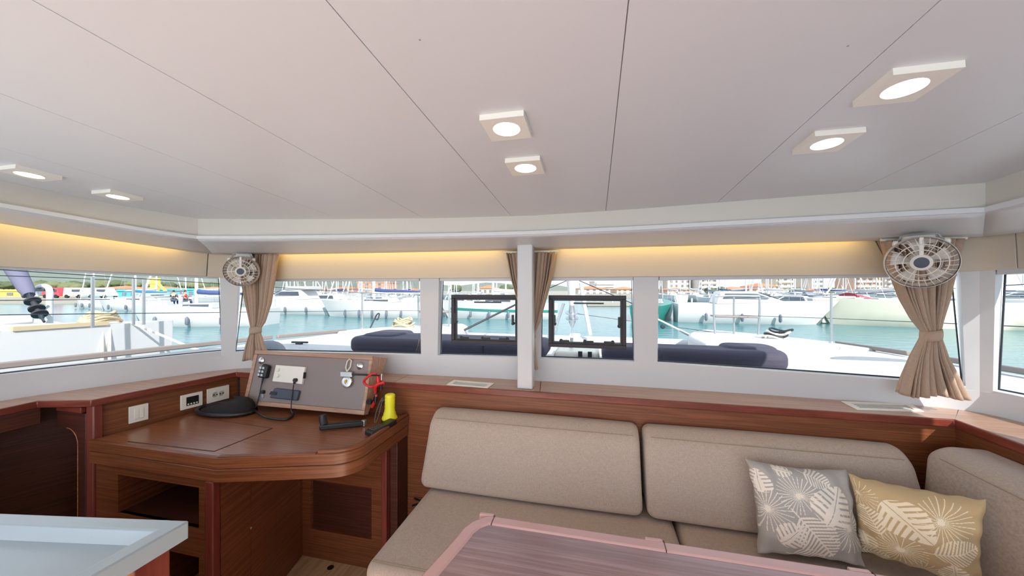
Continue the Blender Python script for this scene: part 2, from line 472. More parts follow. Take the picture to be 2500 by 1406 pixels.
mbl.loft([[FP[i] - M_[i]*.012 + Zv(-.001), FP[i] + M_[i]*.016 + Zv(-.001), FP[i] + M_[i]*.016 + Zv(.014), FP[i] - M_[i]*.012 + Zv(.014)] for i in range(nn_)])
def vt_(i, o): q = FP[i] + M_[i]*o; return Vector((q.x, q.y, zc(0, q.y) + .002))
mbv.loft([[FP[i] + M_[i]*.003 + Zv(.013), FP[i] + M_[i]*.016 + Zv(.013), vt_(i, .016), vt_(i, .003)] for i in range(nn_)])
sof = struct(mb.build('trim_6', 'ceil_white', smooth=True, solid=0.008, ang=25))
mbl.build('soffit_lip', 'ceil_white', sof, smooth=True, ang=40)
mbv.build('valance', 'valance_shaded', sof, smooth=True, ang=40)

# warm light strips hidden in the slot between soffit and pelmet
def led(sa, sb, label):
    mb = MB(); n = max(2, int((sb - sa) / .08)); R = []
    for i in range(n + 1):
        s = sa + (sb - sa) * i / n; z = ztop_at(s) + .030; a = wp(s, -.072); b = wp(s, -.050)
        R.append([(a[0], a[1], z), (b[0], b[1], z), (b[0], b[1], z + .004), (a[0], a[1], z + .004)])
    mb.loft(R)
    c = wp((sa + sb) / 2, -.033)
    tag(mb.build('light_strip', 'led_glow', org=(c[0], c[1], ztop_at((sa+sb)/2) + .03)), label, 'light strip', 'hidden warm light strips')
led(su(-300), su(440), 'warm light strip hidden above the left side window pelmet')
led(su(690), su(1225), 'warm light strip hidden above the pelmet left of the centre post')
led(su(1365), su(2090), 'warm light strip hidden above the pelmet right of the centre post')

# coachroof over it all, plus an unseen overhang added to block sun at right
mb = MB(); mb.prism([(-2.75,-1.25),(1.82,-1.25),(1.82,1.5),(1.68,1.95),(-2.2,1.95),(-2.75,1.5)], lambda x, y: 1.97 - .03*y, lambda x, y: 2.03 - .03*y)
roof = struct(mb.build('roof', 'white_gel'))
mb = MB(); band(mb, 0.02, SEND - .02, 1.84, 0.02, SEND - .02, 1.99, 0.02, 0.06); mb.build('roof_side', 'white_gel', roof)
mb = MB(); mb.prism([(1.72,-1.2),(1.98,-1.2),(1.98,.68),(1.72,.68)], 1.63, 1.70)
mb.build('sun_blocker', 'white_gel', roof)  # added out of view to limit the sun through the right window
mb = MB(); mb.box(1.93, 1.98, -1.2, .68, 1.68, 1.98); mb.build('sun_blocker_fascia', 'white_gel', roof)  # edge of the added sun blocker

# floor
mb = MB(); mb.box(-2.6, 1.66, -1.3, 1.86, -0.04, 0.0)
struct(mb.build('floor', 'floor_wood'))
mb = MB(); mb.box(-2.6, 1.8, -4.6, -1.31, -0.10, -0.03); struct(mb.build('floor_cockpit_bounce', 'white_gel'))  # unseen white cockpit floor, added to bounce sun up into the saloon
mb = MB(); p = atz(807, 1386, 0.0)
mb.lathe([(0.016, 0), (0.017, .002), (0.015, .003), (0.003, .003)], 16, (p.x, p.y, 0.0005))
tag(mb.build('floor_latch', 'black_plastic', org=(p.x, p.y, 0.0)), 'small round black latch in the pale floor under the desk', 'latch')

# ------------------------------------------------------------------ dashboard shelf
ZD = 1.005
dash = thing('dashboard_shelf', 'long brown wooden shelf running under the windows round the saloon', 'shelf', (-.4, 1.75, ZD - .03))
DO = tuple(dash.location)
def wcurve(sa, sb, n, off=0.0): return [wp(sa + (sb - sa) * i / n, off) for i in range(n + 1)]
def sx(x):   # s of the front wall at X
    i = np.argmin(np.where((WC[:,1] > 1.6), abs(WC[:,0]-x), 9)); return float(WS[i])
sA, sB = sx(-1.03), sx(-0.255)
LC = (-2.06, 1.683)
xg = .0012
boards = [
    [(-2.385,-1.2),(-2.375,.94),(-2.385,1.055),(-2.17,1.117),LC] + wcurve(su(575), sy_left(-1.2), 40, .02),
    [LC, (-1.03-xg,1.689)] + wcurve(sA-.002, su(575)+.002, 20, .02),
    [(-1.03+xg,1.689),(-.255-xg,1.689)] + wcurve(sB-.002, sA+.002, 12, .02),
    [(-.255+xg,1.689),(1.325,1.689)] + wcurve(su(2345), sB+.002, 24, .02),
    [(1.325,1.689),(1.325,-1.2)] + wcurve(SEND-.2, su(2345)+.002, 30, .02),
]
for b in boards:
    mb = MB(); mb.prism(b, ZD - .026, ZD); mb.build('shelf_board', 'wood_dash', dash, DO)
def ribbon(mb, pts, z0, z1, t):   # vertical ribbon of thickness t to the left of the path
    P = [Vector((p[0], p[1], 0)) for p in pts]; R = []
    for i in range(len(P)):
        a = (P[i] - P[i-1]).normalized() if i else None; b = (P[i+1] - P[i]).normalized() if i < len(P)-1 else None
        if a is None: nn = Vector((-b.y, b.x, 0)); k = 1
        elif b is None: nn = Vector((-a.y, a.x, 0)); k = 1
        else:
            na = Vector((-a.y, a.x, 0)); nb = Vector((-b.y, b.x, 0)); nn = (na + nb).normalized(); k = 1 / max(.4, nn.dot(na))
        q = P[i] + nn * t * k
        zz0 = z0; zz1 = z1
        R.append([(P[i].x, P[i].y, zz0), (q.x, q.y, zz0), (q.x, q.y, zz1), (P[i].x, P[i].y, zz1)])
    mb.loft(R)
EDGE = [(-2.385,-1.2),(-2.375,.94),(-2.385,1.055),(-2.17,1.117),(-2.062,1.685),(1.325,1.689),(1.325,-1.2)]
mb = MB(); ribbon(mb, EDGE, ZD - .030, ZD + .0006, -.009); mb.build('shelf_lip', 'wood_lip', dash, DO, bevel=0.003)

# wooden panelling under the shelf
mb = MB(); mb.box(-2.06, 1.34, 1.703, 1.73, 0, ZD - .026); p = struct(mb.build('trim_7', 'wood_h'))
mb = MB(); mb.box(1.337, 1.36, -1.2, 1.703, 0, ZD - .026); struct(mb.build('trim_8', 'wood_h'))
mb = MB(); ribbon(mb, [(-2.186,1.14),(-2.078,1.705)], 0, ZD - .026, .02); struct(mb.build('trim_9', 'wood_h'))
mb = MB(); mb.hexa([(-2.2,1.112,0),(-2.168,1.121,0),(-2.163,1.15,0),(-2.196,1.15,0)], [(-2.2,1.112,ZD-.027),(-2.168,1.121,ZD-.027),(-2.163,1.15,ZD-.027),(-2.196,1.15,ZD-.027)])
struct(mb.build('trim_10', 'wood_post', bevel=.004))

# centre post
mb = MB(); c = aty(1281, 950, 1.712)
mb.prism([(c.x-.0385,1.712),(c.x+.0385,1.712),(c.x+.0385,1.775),(c.x-.0385,1.775)], ZD, 1.735)
struct(mb.build('trim_11', 'white_gel', bevel=.006, seg=3))
POSTX = c.x
# ------------------------------------------------------------------ side cabinet at the far left
cab = thing('side_cabinet', 'dark open wooden side cabinet with rounded openings left of the desk', 'cabinet', (-2.4, .8, 0))
CO = tuple(cab.location)
ZU = ZD - .028
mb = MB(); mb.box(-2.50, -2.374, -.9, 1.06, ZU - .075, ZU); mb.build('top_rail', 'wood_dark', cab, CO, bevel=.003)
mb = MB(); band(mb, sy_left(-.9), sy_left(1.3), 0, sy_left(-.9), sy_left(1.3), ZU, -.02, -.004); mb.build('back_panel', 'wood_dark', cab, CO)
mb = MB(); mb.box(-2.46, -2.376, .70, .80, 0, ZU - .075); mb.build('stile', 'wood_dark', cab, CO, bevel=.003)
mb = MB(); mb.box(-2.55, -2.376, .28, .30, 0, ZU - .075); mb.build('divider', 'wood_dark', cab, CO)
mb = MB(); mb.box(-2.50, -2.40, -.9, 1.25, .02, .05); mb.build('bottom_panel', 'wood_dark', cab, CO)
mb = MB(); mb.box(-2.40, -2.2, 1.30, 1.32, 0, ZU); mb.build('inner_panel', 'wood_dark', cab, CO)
def archface(x0, x1, z0, z1, r, steps=8):    # flat shape: the frame above/side of an opening with rounded upper corner on the right
    return
# end face (towards the camera) with a round-cornered opening
x0, x1, yq = -2.385, -2.20, 1.112
mb = MB()
arc = [(-2.247 - .07 + .07*math.cos(a), .80 + .07*math.sin(a)) for a in [math.pi/2*i/8 for i in range(9)]]
out = [(x0, .87), (x0, ZU - .035), (x1, ZU - .035), (x1, 0.0), (-2.247, 0.0)] + arc
mb.M = Matrix(((1,0,0,0),(0,0,1,yq),(0,1,0,0),(0,0,0,1)))
mb.prism(out, 0.0, .018); mb.build('end_frame', 'wood_dark', cab, CO, bevel=.002)
mb = MB(); mb.tube([(p[0] + .002, yq - .002, p[1]) for p in [(-2.249, .1)] + arc], .0016, 6); mb.build('edge_trim', 'wood_light', cab, CO)
mb = MB(); mb.box(-2.375, -2.215, yq - .008, yq + .01, ZU - .032, ZU - .006); mb.build('drawer_rail', 'wood_lip', cab, CO, bevel=.002)

# ------------------------------------------------------------------ chart desk
desk = thing('chart_desk', 'brown wooden chart desk with raised rim and open shelf in the left corner', 'desk', (-1.6, 1.4, 0))
KO = tuple(desk.location)
ZT = 0.83
rc = [(-1.075 + .125*math.cos(a), 1.350 + .125*math.sin(a)) for a in [math.radians(-68 + 68*i/8) for i in range(9)]]
OUT = [(-2.165,1.10),(-1.45,1.10)] + rc + [(-.95,1.70),(-2.07,1.70)]
def inset(P, d):
    n = len(P); R = []
    for i in range(n):
        a = Vector(P[i]) - Vector(P[i-1]); b = Vector(P[(i+1) % n]) - Vector(P[i]); a.normalize(); b.normalize()
        na = Vector((-a.y, a.x)); nb = Vector((-b.y, b.x)); m = (na + nb).normalized(); R.append(tuple(Vector(P[i]) + m * d / max(.35, m.dot(na))))
    return R
mb = MB(); mb.prism(inset(OUT, .004), ZT - .03, ZT); mb.build('desk_top', 'wood_top', desk, KO)
mb = MB(); ribbon(mb, OUT[:-1], ZT - .044, ZT + .003, .018); mb.build('rim_upper', 'wood_h', desk, KO, bevel=.004)
mb = MB(); ribbon(mb, inset(OUT, .003)[:-1], ZT - .098, ZT - .046, .02); mb.build('rim_lower', 'wood_h', desk, KO, bevel=.003)
mb = MB(); ribbon(mb, [(-1.445,1.1015),(-1.36,1.1275),(-1.09,1.2125)], ZT + .002, ZT + .0075, .02); mb.build('fiddle', 'wood_h', desk, KO, bevel=.003)
mb = MB(); ribbon(mb, [(-1.085,1.2145)] + rc[1:] + [(-.951,1.69)], ZT + .002, ZT + .019, .018); mb.build('raised_fiddle', 'wood_h', desk, KO, bevel=.005)
lidp = [tuple(atz(u, v, ZT)[:2]) for u, v in ((312,1078),(523,1102),(664,1046),(497,1022))]
mb = MB(); mb.prism(lidp, ZT - .002, ZT + .0015); lid = mb.build('chart_lid', 'wood_top', desk, KO)
mb = MB()
for a, b in ((0,1),(1,2),(2,3)):
    mb.bar((*lidp[a], ZT + .0008), (*lidp[b], ZT + .0008), .0035, .0018)
mb.build('lid_gap', 'wood_dark', lid, KO)
# under the desk: cabinet with an open niche
YF = 1.128
z1 = ZT - .098
mb = MB(); mb.box(-2.165, -2.03, YF, YF + .02, 0, z1); mb.build('stile', 'wood_h', desk, KO)
mb = MB(); mb.box(-2.03, -1.574, YF, YF + .02, .685, z1); mb.build('top_rail', 'wood_h', desk, KO)
mb = MB(); mb.box(-1.574, -1.515, YF, YF + .02, 0, z1); mb.build('stile', 'wood_h', desk, KO)
mb = MB(); mb.box(-2.03, -1.574, YF, YF + .02, .40, .517); mb.build('shelf_rail', 'wood_h', desk, KO)
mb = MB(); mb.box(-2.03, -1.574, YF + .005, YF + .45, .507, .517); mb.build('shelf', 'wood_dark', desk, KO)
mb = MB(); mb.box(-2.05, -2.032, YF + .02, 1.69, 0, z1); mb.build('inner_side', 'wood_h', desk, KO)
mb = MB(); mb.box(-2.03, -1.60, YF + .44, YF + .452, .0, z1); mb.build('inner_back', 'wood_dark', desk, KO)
mb = MB(); mb.hexa([(-1.515,1.105,0),(-1.473,1.105,0),(-1.475,1.14,0),(-1.515,1.14,0)], [(-1.515,1.105,z1),(-1.473,1.105,z1),(-1.475,1.14,z1),(-1.515,1.14,z1)]); mb.build('corner_post', 'wood_post', desk, KO, bevel=.006)
mb = MB(); mb.hexa([(-1.495,1.14,0),(-1.475,1.14,0),(-1.60,1.70,0),(-1.62,1.70,0)], [(-1.495,1.14,z1),(-1.475,1.14,z1),(-1.60,1.70,z1),(-1.62,1.70,z1)])
sp = mb.build('side_panel', 'wood_h', desk, KO)
for f in (.28, .93):
    mb = MB(); a = Vector((-1.4735,1.14,0)).lerp(Vector((-1.5985,1.70,0)), f)
    mb.bar((a.x, a.y, .05), (a.x, a.y, z1), .002, .0015, (1, 0, 0)); mb.build('panel_joint', 'wood_post', sp, KO)
for f, z in ((.28, .64), (.28, .42), (.9, .55)):
    a = Vector((-1.472,1.14,0)).lerp(Vector((-1.597,1.70,0)), f); mb = MB()
    mb.lathe([(.005, 0), (.004, .002)], 10, (a.x, a.y, z), (1, .22, 0)); mb.build('screw', 'steel', sp, KO)
# panel with shallow niche behind the leg room
a = aty(765, 1170, 1.70); b = aty(912, 1180, 1.70)
NX0, NX1 = a.x, b.x; NZ1 = aty(800, 1172, 1.70).z; NZ0 = aty(830, 1297, 1.70).z
mb = MB()
mb.box(-1.60, NX0, 1.682, 1.70, 0, z1); mb.box(NX1, -1.0, 1.682, 1.70, 0, z1); mb.box(NX0, NX1, 1.682, 1.70, 0, NZ0); mb.box(NX0, NX1, 1.682, 1.70, NZ1, z1)
mb.build('niche_frame', 'wood_h', desk, KO)
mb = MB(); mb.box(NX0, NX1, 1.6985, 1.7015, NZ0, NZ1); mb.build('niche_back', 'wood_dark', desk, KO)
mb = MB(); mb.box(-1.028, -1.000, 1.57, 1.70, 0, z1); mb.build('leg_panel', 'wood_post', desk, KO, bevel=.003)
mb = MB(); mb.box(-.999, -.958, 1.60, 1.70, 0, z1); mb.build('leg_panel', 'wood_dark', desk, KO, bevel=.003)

# ------------------------------------------------------------------ instrument console standing on the desk
B0 = Vector((-1.88, 1.575, .862)); B1 = Vector((-1.125, 1.575, .862)); T0 = Vector((-1.88, 1.648, 1.146)); T1 = Vector((-1.125, 1.648, 1.146))
CN = (B1 - B0).cross(T0 - B0).normalized()          # towards the camera
if CN.y > 0: CN = -CN
con = thing('instrument_console', 'tilted wood-framed console with grey instrument face standing on the chart desk', 'console', (-1.5, 1.62, ZT))
NO = tuple(con.location)
up = (T0 - B0).normalized(); rt = Vector((1, 0, 0))
fw = .022
mb = MB()
back = lambda p, t: p - CN * t
mb.hexa([B0 - CN*.012, B1 - CN*.012, back(B1, .03), back(B0, .03)], [T0 - CN*.012, T1 - CN*.012, back(T1, .135), back(T0, .135)])
body = mb.build('console_box', 'wood_dash', con, NO, bevel=.003)
mb = MB()
H = (T0 - B0).length; W = (T1 - B0).x
def fq(a0, a1, b0, b1, h0, h1):
    q = lambda h: [B0 + rt*a0 + up*b0 + CN*h, B0 + rt*a1 + up*b0 + CN*h, B0 + rt*a1 + up*b1 + CN*h, B0 + rt*a0 + up*b1 + CN*h]
    return q(h0), q(h1)
for (a0, a1, b0, b1) in ((0, W, 0, fw), (0, W, H - fw, H), (0, fw, fw, H - fw), (W - .018, W, fw, H - fw)):
    mb.hexa(*fq(a0, a1, b0, b1, -.012, .006))
mb.build('face_frame', 'wood_dash', con, NO, bevel=.002)
mb = MB(); mb.hexa(*fq(fw + .001, W - .019, fw + .001, H - fw - .001, -.012, .001)); mb.build('face_panel', 'panel_grey', con, NO)
def fp(u, v, h=.001):     # point on the console face seen at pixel
    p = hit(u, v, B0, CN); return p + CN * h
def fbox(mb, pix, h0, h1):
    Q = [hit(u, v, B0, CN) for u, v in pix]
    mb.hexa([q + CN*h0 for q in Q], [q + CN*h1 for q in Q])
for u, v in ((640, 880), (880, 893)):
    mb = MB(); mb.lathe([(.019, 0), (.019, .006), (.013, .011), (.004, .012)], 18, fp(u, v), CN); k = mb.build('latch_knob', 'chrome', con, NO, smooth=True)
for pix in (((615,982),(642,986),(642,983),(615,979)), ((828,1003),(858,1006),(858,1003),(828,1000))):
    mb = MB(); fbox(mb, pix, .001, .005); mb.build('hinge', 'steel', con, NO)
# white box with two knobs
tr = thing('charger_box', 'white plastic box with two round knobs on the grey console face', 'box', fp(710, 920))
mb = MB(); fbox(mb, ((670,931),(742,938),(750,896),(679,891)), .0, .016); mb.build('case', 'white_plastic', tr, tr.location, bevel=.003)
for u, v in ((686, 903), (685, 917)):
    mb = MB(); mb.lathe([(.010, .015), (.0095, .026), (.006, .028)], 16, fp(u, v, 0), CN); mb.build('knob', 'white_plastic', tr, tr.location, smooth=True)
mb = MB(); fbox(mb, ((745,924),(747,924),(749,909),(747,909)), .006, .017); mb.build('slot', 'black_plastic', tr, tr.location)
mb = MB(); mb.tube([fp(729, 928, .012), fp(729, 928, .030)], .010, 10); mb.tube([fp(728, 928, .024), fp(726, 937, .022)], .006, 8); mb.build('plug', 'black_plastic', tr, tr.location, smooth=True)
# slate handset cradle
hs = thing('radio_cradle', 'slate grey radio cradle low on the console face', 'radio', fp(698, 962))
mb = MB(); fbox(mb, ((664,971),(730,978),(736,954),(676,947)), .0, .020); mb.build('case', 'slate', hs, hs.location, bevel=.006)
mb = MB(); fbox(mb, ((666,962),(682,964),(685,957),(670,955)), .019, .024); mb.build('grille', 'gasket', hs, hs.location, bevel=.001)
# vhf hand microphone with cord
mc = thing('hand_microphone', 'black radio hand microphone with keypad and hanging cord on the console', 'microphone', fp(650, 905))
mb = MB(); fbox(mb, ((639,921),(658,924),(665,893),(652,888)), .004, .030); body = mb.build('body', 'black_plastic', mc, mc.location, bevel=.006)
for i in range(3):
    for j in range(2):
        u = 643 + j*7 + i*2.2; v = 915 - i*8.5 + j
        mb = MB(); fbox(mb, ((u-2.4,v+2.6),(u+2.4,v+3),(u+3,v-2.6),(u-1.8,v-3)), .029, .032); mb.build('key', 'steel', body, mc.location, bevel=.0008)
mb = MB()
pa = [fp(648, 922, .014), fp(643, 940, .012), fp(637, 965, .010), fp(631, 990, .012), fp(627, 1000, .02)]
mb.tube(pa, [.006, .0028, .0028, .0028, .003], 8); mb.build('thin_cord', 'black_plastic', mc, mc.location, smooth=True)
pb = [fp(626, 999, .02), atz(636, 1012, ZT + .012), atz(655, 1020, ZT + .009), atz(690, 1024, ZT + .008), atz(708, 1020, ZT + .009), atz(716, 1010, ZT + .014), fp(718, 1002, .02)]
pb = catmull([tuple(p) for p in pb], 6)
mb = MB(); mb.tube([Vector(p) for p in pb], .0062, 10); mb.build('coiled_cord', 'black_plastic', mc, mc.location, smooth=True)
mb = MB(); mb.tube([fp(718, 1002, .02), fp(721, 975, .026), fp(725, 938, .022)], .0026, 8); mb.build('thin_cord', 'black_plastic', mc, mc.location, smooth=True)
mb = MB(); mb.tube([fp(645, 957, .0), fp(645, 957, .016)], .010, 12); hk = mb.build('hook', 'black_plastic', mc, mc.location, smooth=True)
mb = MB(); fbox(mb, ((640,970),(645,971),(646,960),(641,959)), .001, .006); mb.build('hook_tab', 'steel', hk, mc.location)
# round lock hanging on a white cord
lk = thing('round_padlock', 'round silver padlock hanging by a white cord on the console face', 'padlock', fp(850, 932))
mb = MB(); mb.lathe([(.029, .004), (.031, .010), (.028, .016), (.026, .0165), (.012, .0165), (.010, .014), (.003, .014)], 28, fp(851, 932), CN); pd = mb.build('disc', 'chrome', lk, lk.location, smooth=True)
mat('brass', (190, 150, 50), .3, metal=.9)
mb = MB(); mb.lathe([(.008, .014), (.007, .018), (.002, .018)], 14, fp(849, 931), CN); mb.build('keyhole', 'brass', pd, lk.location)
mb = MB(); fbox(mb, ((838,920),(866,921),(866,908),(838,907)), .010, .024); mb.build('bracket', 'steel', lk, lk.location, bevel=.002)
mb = MB(); mb.tube([fp(852, 907, .018), fp(848, 897, .012), fp(851, 882, .010), fp(855, 877, .008), fp(861, 880, .010), fp(859, 896, .012), fp(853, 907, .018)], .0032, 8); mb.build('cord', 'rope_white', lk, lk.location, smooth=True)
mb = MB(); q = [fp(866, 914, .02), fp(900, 915, .05), fp(940, 917, .05)]; mb.tube(q, .0045, 8); mb.build('rod', 'black_plastic', lk, lk.location, smooth=True)

# red key cords hanging on the side of the console
rk = thing('red_kill_cord', 'red coiled safety cord with black clip hanging beside the console', 'cord', aty(912, 940, 1.585))
YR = 1.585
def yp(u, v, dy=0): return aty(u, v, YR + dy)
lp = [yp(918, 912), yp(905, 915, -.01), yp(890, 928, -.015), yp(892, 938, -.01), yp(908, 944), yp(920, 938), yp(925, 925, .01), yp(918, 912)]
mb = MB(); mb.tube([Vector(p) for p in catmull([tuple(p) for p in lp], 6)], .0062, 8); mb.build('loop', 'red_plastic', rk, rk.location, smooth=True)
lp = [yp(938, 934), yp(925, 937, -.01), yp(917, 945, -.01), yp(917, 958), yp(919, 968)]
mb = MB(); mb.tube([Vector(p) for p in catmull([tuple(p) for p in lp], 6)], .0075, 8); mb.build('strap', 'red_plastic', rk, rk.location, smooth=True)
mb = MB(); mb.tube([yp(922, 914, -.004), yp(924, 935, -.004)], .009, 8); mb.build('strap', 'red_plastic', rk, rk.location, smooth=True)
mb = MB(); mb.tube([yp(908, 994), yp(914, 982)], .008, 8); mb.build('tag', 'red_plastic', rk, rk.location, smooth=True)
mb = MB(); mb.tube([yp(932, 913, .01), yp(931, 932, .01)], .005, 10); mb.build('pin', 'chrome', rk, rk.location, smooth=True)
mb = MB(); mb.tube([yp(931, 932, .012), yp(930, 952, .012)], .0065, 10); mb.tube([yp(918, 945), yp(917, 982)], .007, 8); mb.lathe([(.014, -.008), (.016, 0), (.013, .008)], 14, yp(902, 980), (0, 1, 0)); mb.build('clip', 'black_plastic', rk, rk.location, smooth=True)

# yellow torch standing behind the fiddle
tq = aty(951, 1031, 1.60); tq.z = ZT + .001
tc = thing('yellow_torch', 'yellow rubber torch standing on its head at the desk corner', 'torch', tq)
zt = aty(952, 962, 1.60).z - tq.z
mb = MB(); mb.M = Matrix.Translation(tq) @ Matrix.Rotation(math.radians(-2), 4, 'X')
pr = [(.036, .012), (.038, .018), (.036, .026)] + [(.030 - .006*min(1, i/3) + (.0014 if i % 2 else 0), .036 + (zt - .04)*i/12) for i in range(13)] + [(.018, zt)]
mb.lathe(pr, 20); mb.build('body', 'yellow', tc, tq, smooth=True, ang=60)
mb = MB(); mb.M = Matrix.Translation(tq); mb.lathe([(.034, 0), (.039, .003), (.039, .013), (.034, .014)], 20); mb.build('lens_ring', 'black_plastic', tc, tq, smooth=True)
mb = MB(); mb.M = Matrix.Translation(tq); mb.box(-.034, -.020, -.014, .006, zt - .055, zt - .005); mb.build('switch', 'black_plastic', tc, tq, bevel=.003)
mat('orange_dot', (230, 110, 50), .4)
mb = MB(); mb.M = Matrix.Translation(tq); mb.box(-.0375, -.0335, -.012, -.002, zt - .034, zt - .020); mb.build('button', 'orange_dot', tc, tq, bevel=.001)
ws = [tq + Vector((-.018, -.004, zt - .006)), tq + Vector((-.036, -.02, zt - .03)), tq + Vector((-.050, -.04, .05)), tq + Vector((-.045, -.055, .012)), tq + Vector((-.036, -.045, .03)), tq + Vector((-.030, -.02, zt - .04)), tq + Vector((-.02, -.006, zt - .012))]
mat('strap_grey', (92, 88, 84), .7)
mb = MB(); mb.tube([Vector(p) for p in catmull([tuple(p) for p in ws], 6)], .0022, 6); mb.build('wrist_strap', 'strap_grey', tc, tq, smooth=True)
# remote
ra = atz(905, 1050, ZT + .026); rb = atz(958, 1024, ZT + .026)
rm = thing('remote_control', 'slim black remote control lying along the desk rim', 'remote', ((ra.x+rb.x)/2, (ra.y+rb.y)/2, ZT))
dv = (rb - ra); dv.z = 0; dv.normalize(); sv = Vector((dv.y, -dv.x, 0))
def rq(l0, l1, w, z0, z1):
    a = ra + dv*l0; b = ra + dv*l1
    k_ = (.004, 0, 0, .004)
    Q_ = (a - sv*w, a + sv*w, b + sv*w, b - sv*w)
    return [Vector((p.x, p.y, z0 + e)) for p, e in zip(Q_, k_)], [Vector((p.x, p.y, z1 + e)) for p, e in zip(Q_, k_)]
rl = (rb - ra).length
mb = MB(); mb.hexa(*rq(-.015, rl + .01, .023, ZT + .001, ZT + .025)); rbody = mb.build('body', 'black_plastic', rm, rm.location, bevel=.006)
for i in range(5):
    for j in (-1, 0, 1):
        mb = MB(); c = ra + dv*(.008 + i*.014) + sv*j*.011; mb.lathe([(.0042, 0), (.0036, .002)], 8, (c.x, c.y, ZT + .0265 - j*.001)); mb.build('key', 'strap_grey', rbody, rm.location)
# winch handle
ha = atz(793, 1042, ZT + .016); hb = atz(890, 1032, ZT + .016)
wh = thing('winch_handle', 'black winch handle with grip lying on the desk below the console', 'winch handle', ((ha.x+hb.x)/2, (ha.y+hb.y)/2, ZT))
mb = MB(); mb.bar(ha - (hb - ha).normalized()*.022, hb, .024, .026); mb.build('arm', 'black_plastic', wh, wh.location, bevel=.006)
mb = MB(); mb.tube([ha + Vector((0,0,.004)), ha + Vector((-.02,.012,.026)), ha + Vector((-.024,.014,.05))], [.017, .018, .016], 14); mb.build('grip', 'black_plastic', wh, wh.location, smooth=True)
mb = MB(); mb.box(hb.x-.012, hb.x+.008, hb.y-.012, hb.y+.008, ZT+.002, ZT+.03); mb.build('spigot', 'steel', wh, wh.location, bevel=.002)
mb = MB(); n_ = (hb - ha).normalized(); mb.bar(ha + n_*.02 + Vector((0,0,.014)), hb - n_*.03 + Vector((0,0,.014)), .004, .003); mb.build('rib', 'gasket', wh, wh.location)
# black pouch
pc = atz(534, 1012, ZT); pc.z = ZT
bg = thing('black_pouch', 'soft black zipped pouch lying in the desk corner under the socket', 'pouch', pc)
def pouch(a, b):
    th = a*2*math.pi; r = b
    return pc + Vector((.165*math.cos(th)*math.sqrt(1-(1-r)**2.2) - .0*r, .085*math.sin(th)*math.sqrt(1-(1-r)**2.2) + .04, .0))
rings = []
for j in range(9):
    t = j / 8; k = math.cos(t*math.pi/2)**.55; z = .006 + .060*math.sin(t*math.pi/2)**1.2
    rings.append([pc + Vector((.165*k*math.cos(a) + .05*t, .04 + .085*k*math.sin(a), z*(1 + .10*math.sin(3*a + 1) + .30*math.cos(a)))) for a in [2*math.pi*i/28 for i in range(28)]])
mb = MB(); mb.loft(rings); mb.build('body', 'black_cloth', bg, pc, smooth=True, ang=80)
mb = MB(); mb.tube([pc + Vector((.168*math.cos(a), .04 + .088*math.sin(a), .014)) for a in [2*math.pi*i/32 for i in range(32)]], .010, 8, closed=True); mb.build('piping', 'black_plastic', bg, pc, smooth=True)
mb = MB(); mb.tube([pc + Vector((x, .0 + .02*math.sin(x*30), .062 - abs(x)*.10)) for x in [-.08 + .02*i for i in range(9)]], .003, 6); mb.build('zip', 'black_plastic', bg, pc, smooth=True)

# ------------------------------------------------------------------ wall plates on the left panelling
PA = Vector((-2.186, 1.14, 0)); PB = Vector((-2.078, 1.705, 0)); PT = (PB - PA).normalized(); PN = Vector((PT.y, -PT.x, 0))
def pp(u, v): return hit(u, v, PA, PN)
def plate(name, label, cat, u0, u1, v0, v1):   # v at left/right mid taken from two corner pixels
    a = pp(u0, v0); b = pp(u1, v1)
    t = thing(name, label, cat, (a + b) / 2); return t, a, b
def pbox(mb, a, b, z0, z1, h0, h1):
    q = lambda h: [Vector((p.x, p.y, z)) + PN*h for p, z in ((a, z0), (b, z0), (b, z1), (a, z1))]
    mb.hexa(q(h0), q(h1))
t, a, b = plate('light_switch', 'white double rocker light switch on the panelling above the desk', 'switch', 313, 361, 1013, 1004)
zc0 = (a.z + b.z)/2; hz = .040
mb = MB(); pbox(mb, a, b, zc0-hz, zc0+hz, 0, .008); pl_ = mb.build('plate', 'white_plastic', t, t.location, bevel=.002)
for f0, f1 in ((.26, .5), (.51, .75)):
    mb = MB(); pbox(mb, a.lerp(b, f0), a.lerp(b, f1), zc0-.024, zc0+.024, .007, .011); mb.build('rocker', 'white_plastic', t, t.location, bevel=.0015)
t, a, b = plate('digital_panel', 'white framed control panel with dark screen on the desk panelling', 'control panel', 439, 493, 981, 974)
zc0 = (a.z + b.z)/2; hz = .039
mb = MB(); pbox(mb, a, b, zc0-hz, zc0+hz, 0, .010); mb.build('plate', 'white_plastic', t, t.location, bevel=.003)
mb = MB(); pbox(mb, a.lerp(b, .24), a.lerp(b, .80), zc0-.022, zc0+.024, .009, .012); sc = mb.build('screen', 'black_plastic', t, t.location, bevel=.001)
for i in range(4):
    mb = MB(); c = a.lerp(b, .32 + .13*i); c.z = zc0 - .014; mb.lathe([(.0045, .011), (.004, .014)], 10, c, PN); mb.build('button', 'white_plastic', sc, t.location)
t, a, b = plate('double_socket', 'white double mains socket on the panelling in the desk corner', 'socket', 504, 558, 967, 956)
zc0 = (a.z + b.z)/2; hz = .040
mb = MB(); pbox(mb, a, b, zc0-hz, zc0+hz, 0, .008); mb.build('plate', 'white_plastic', t, t.location, bevel=.002)
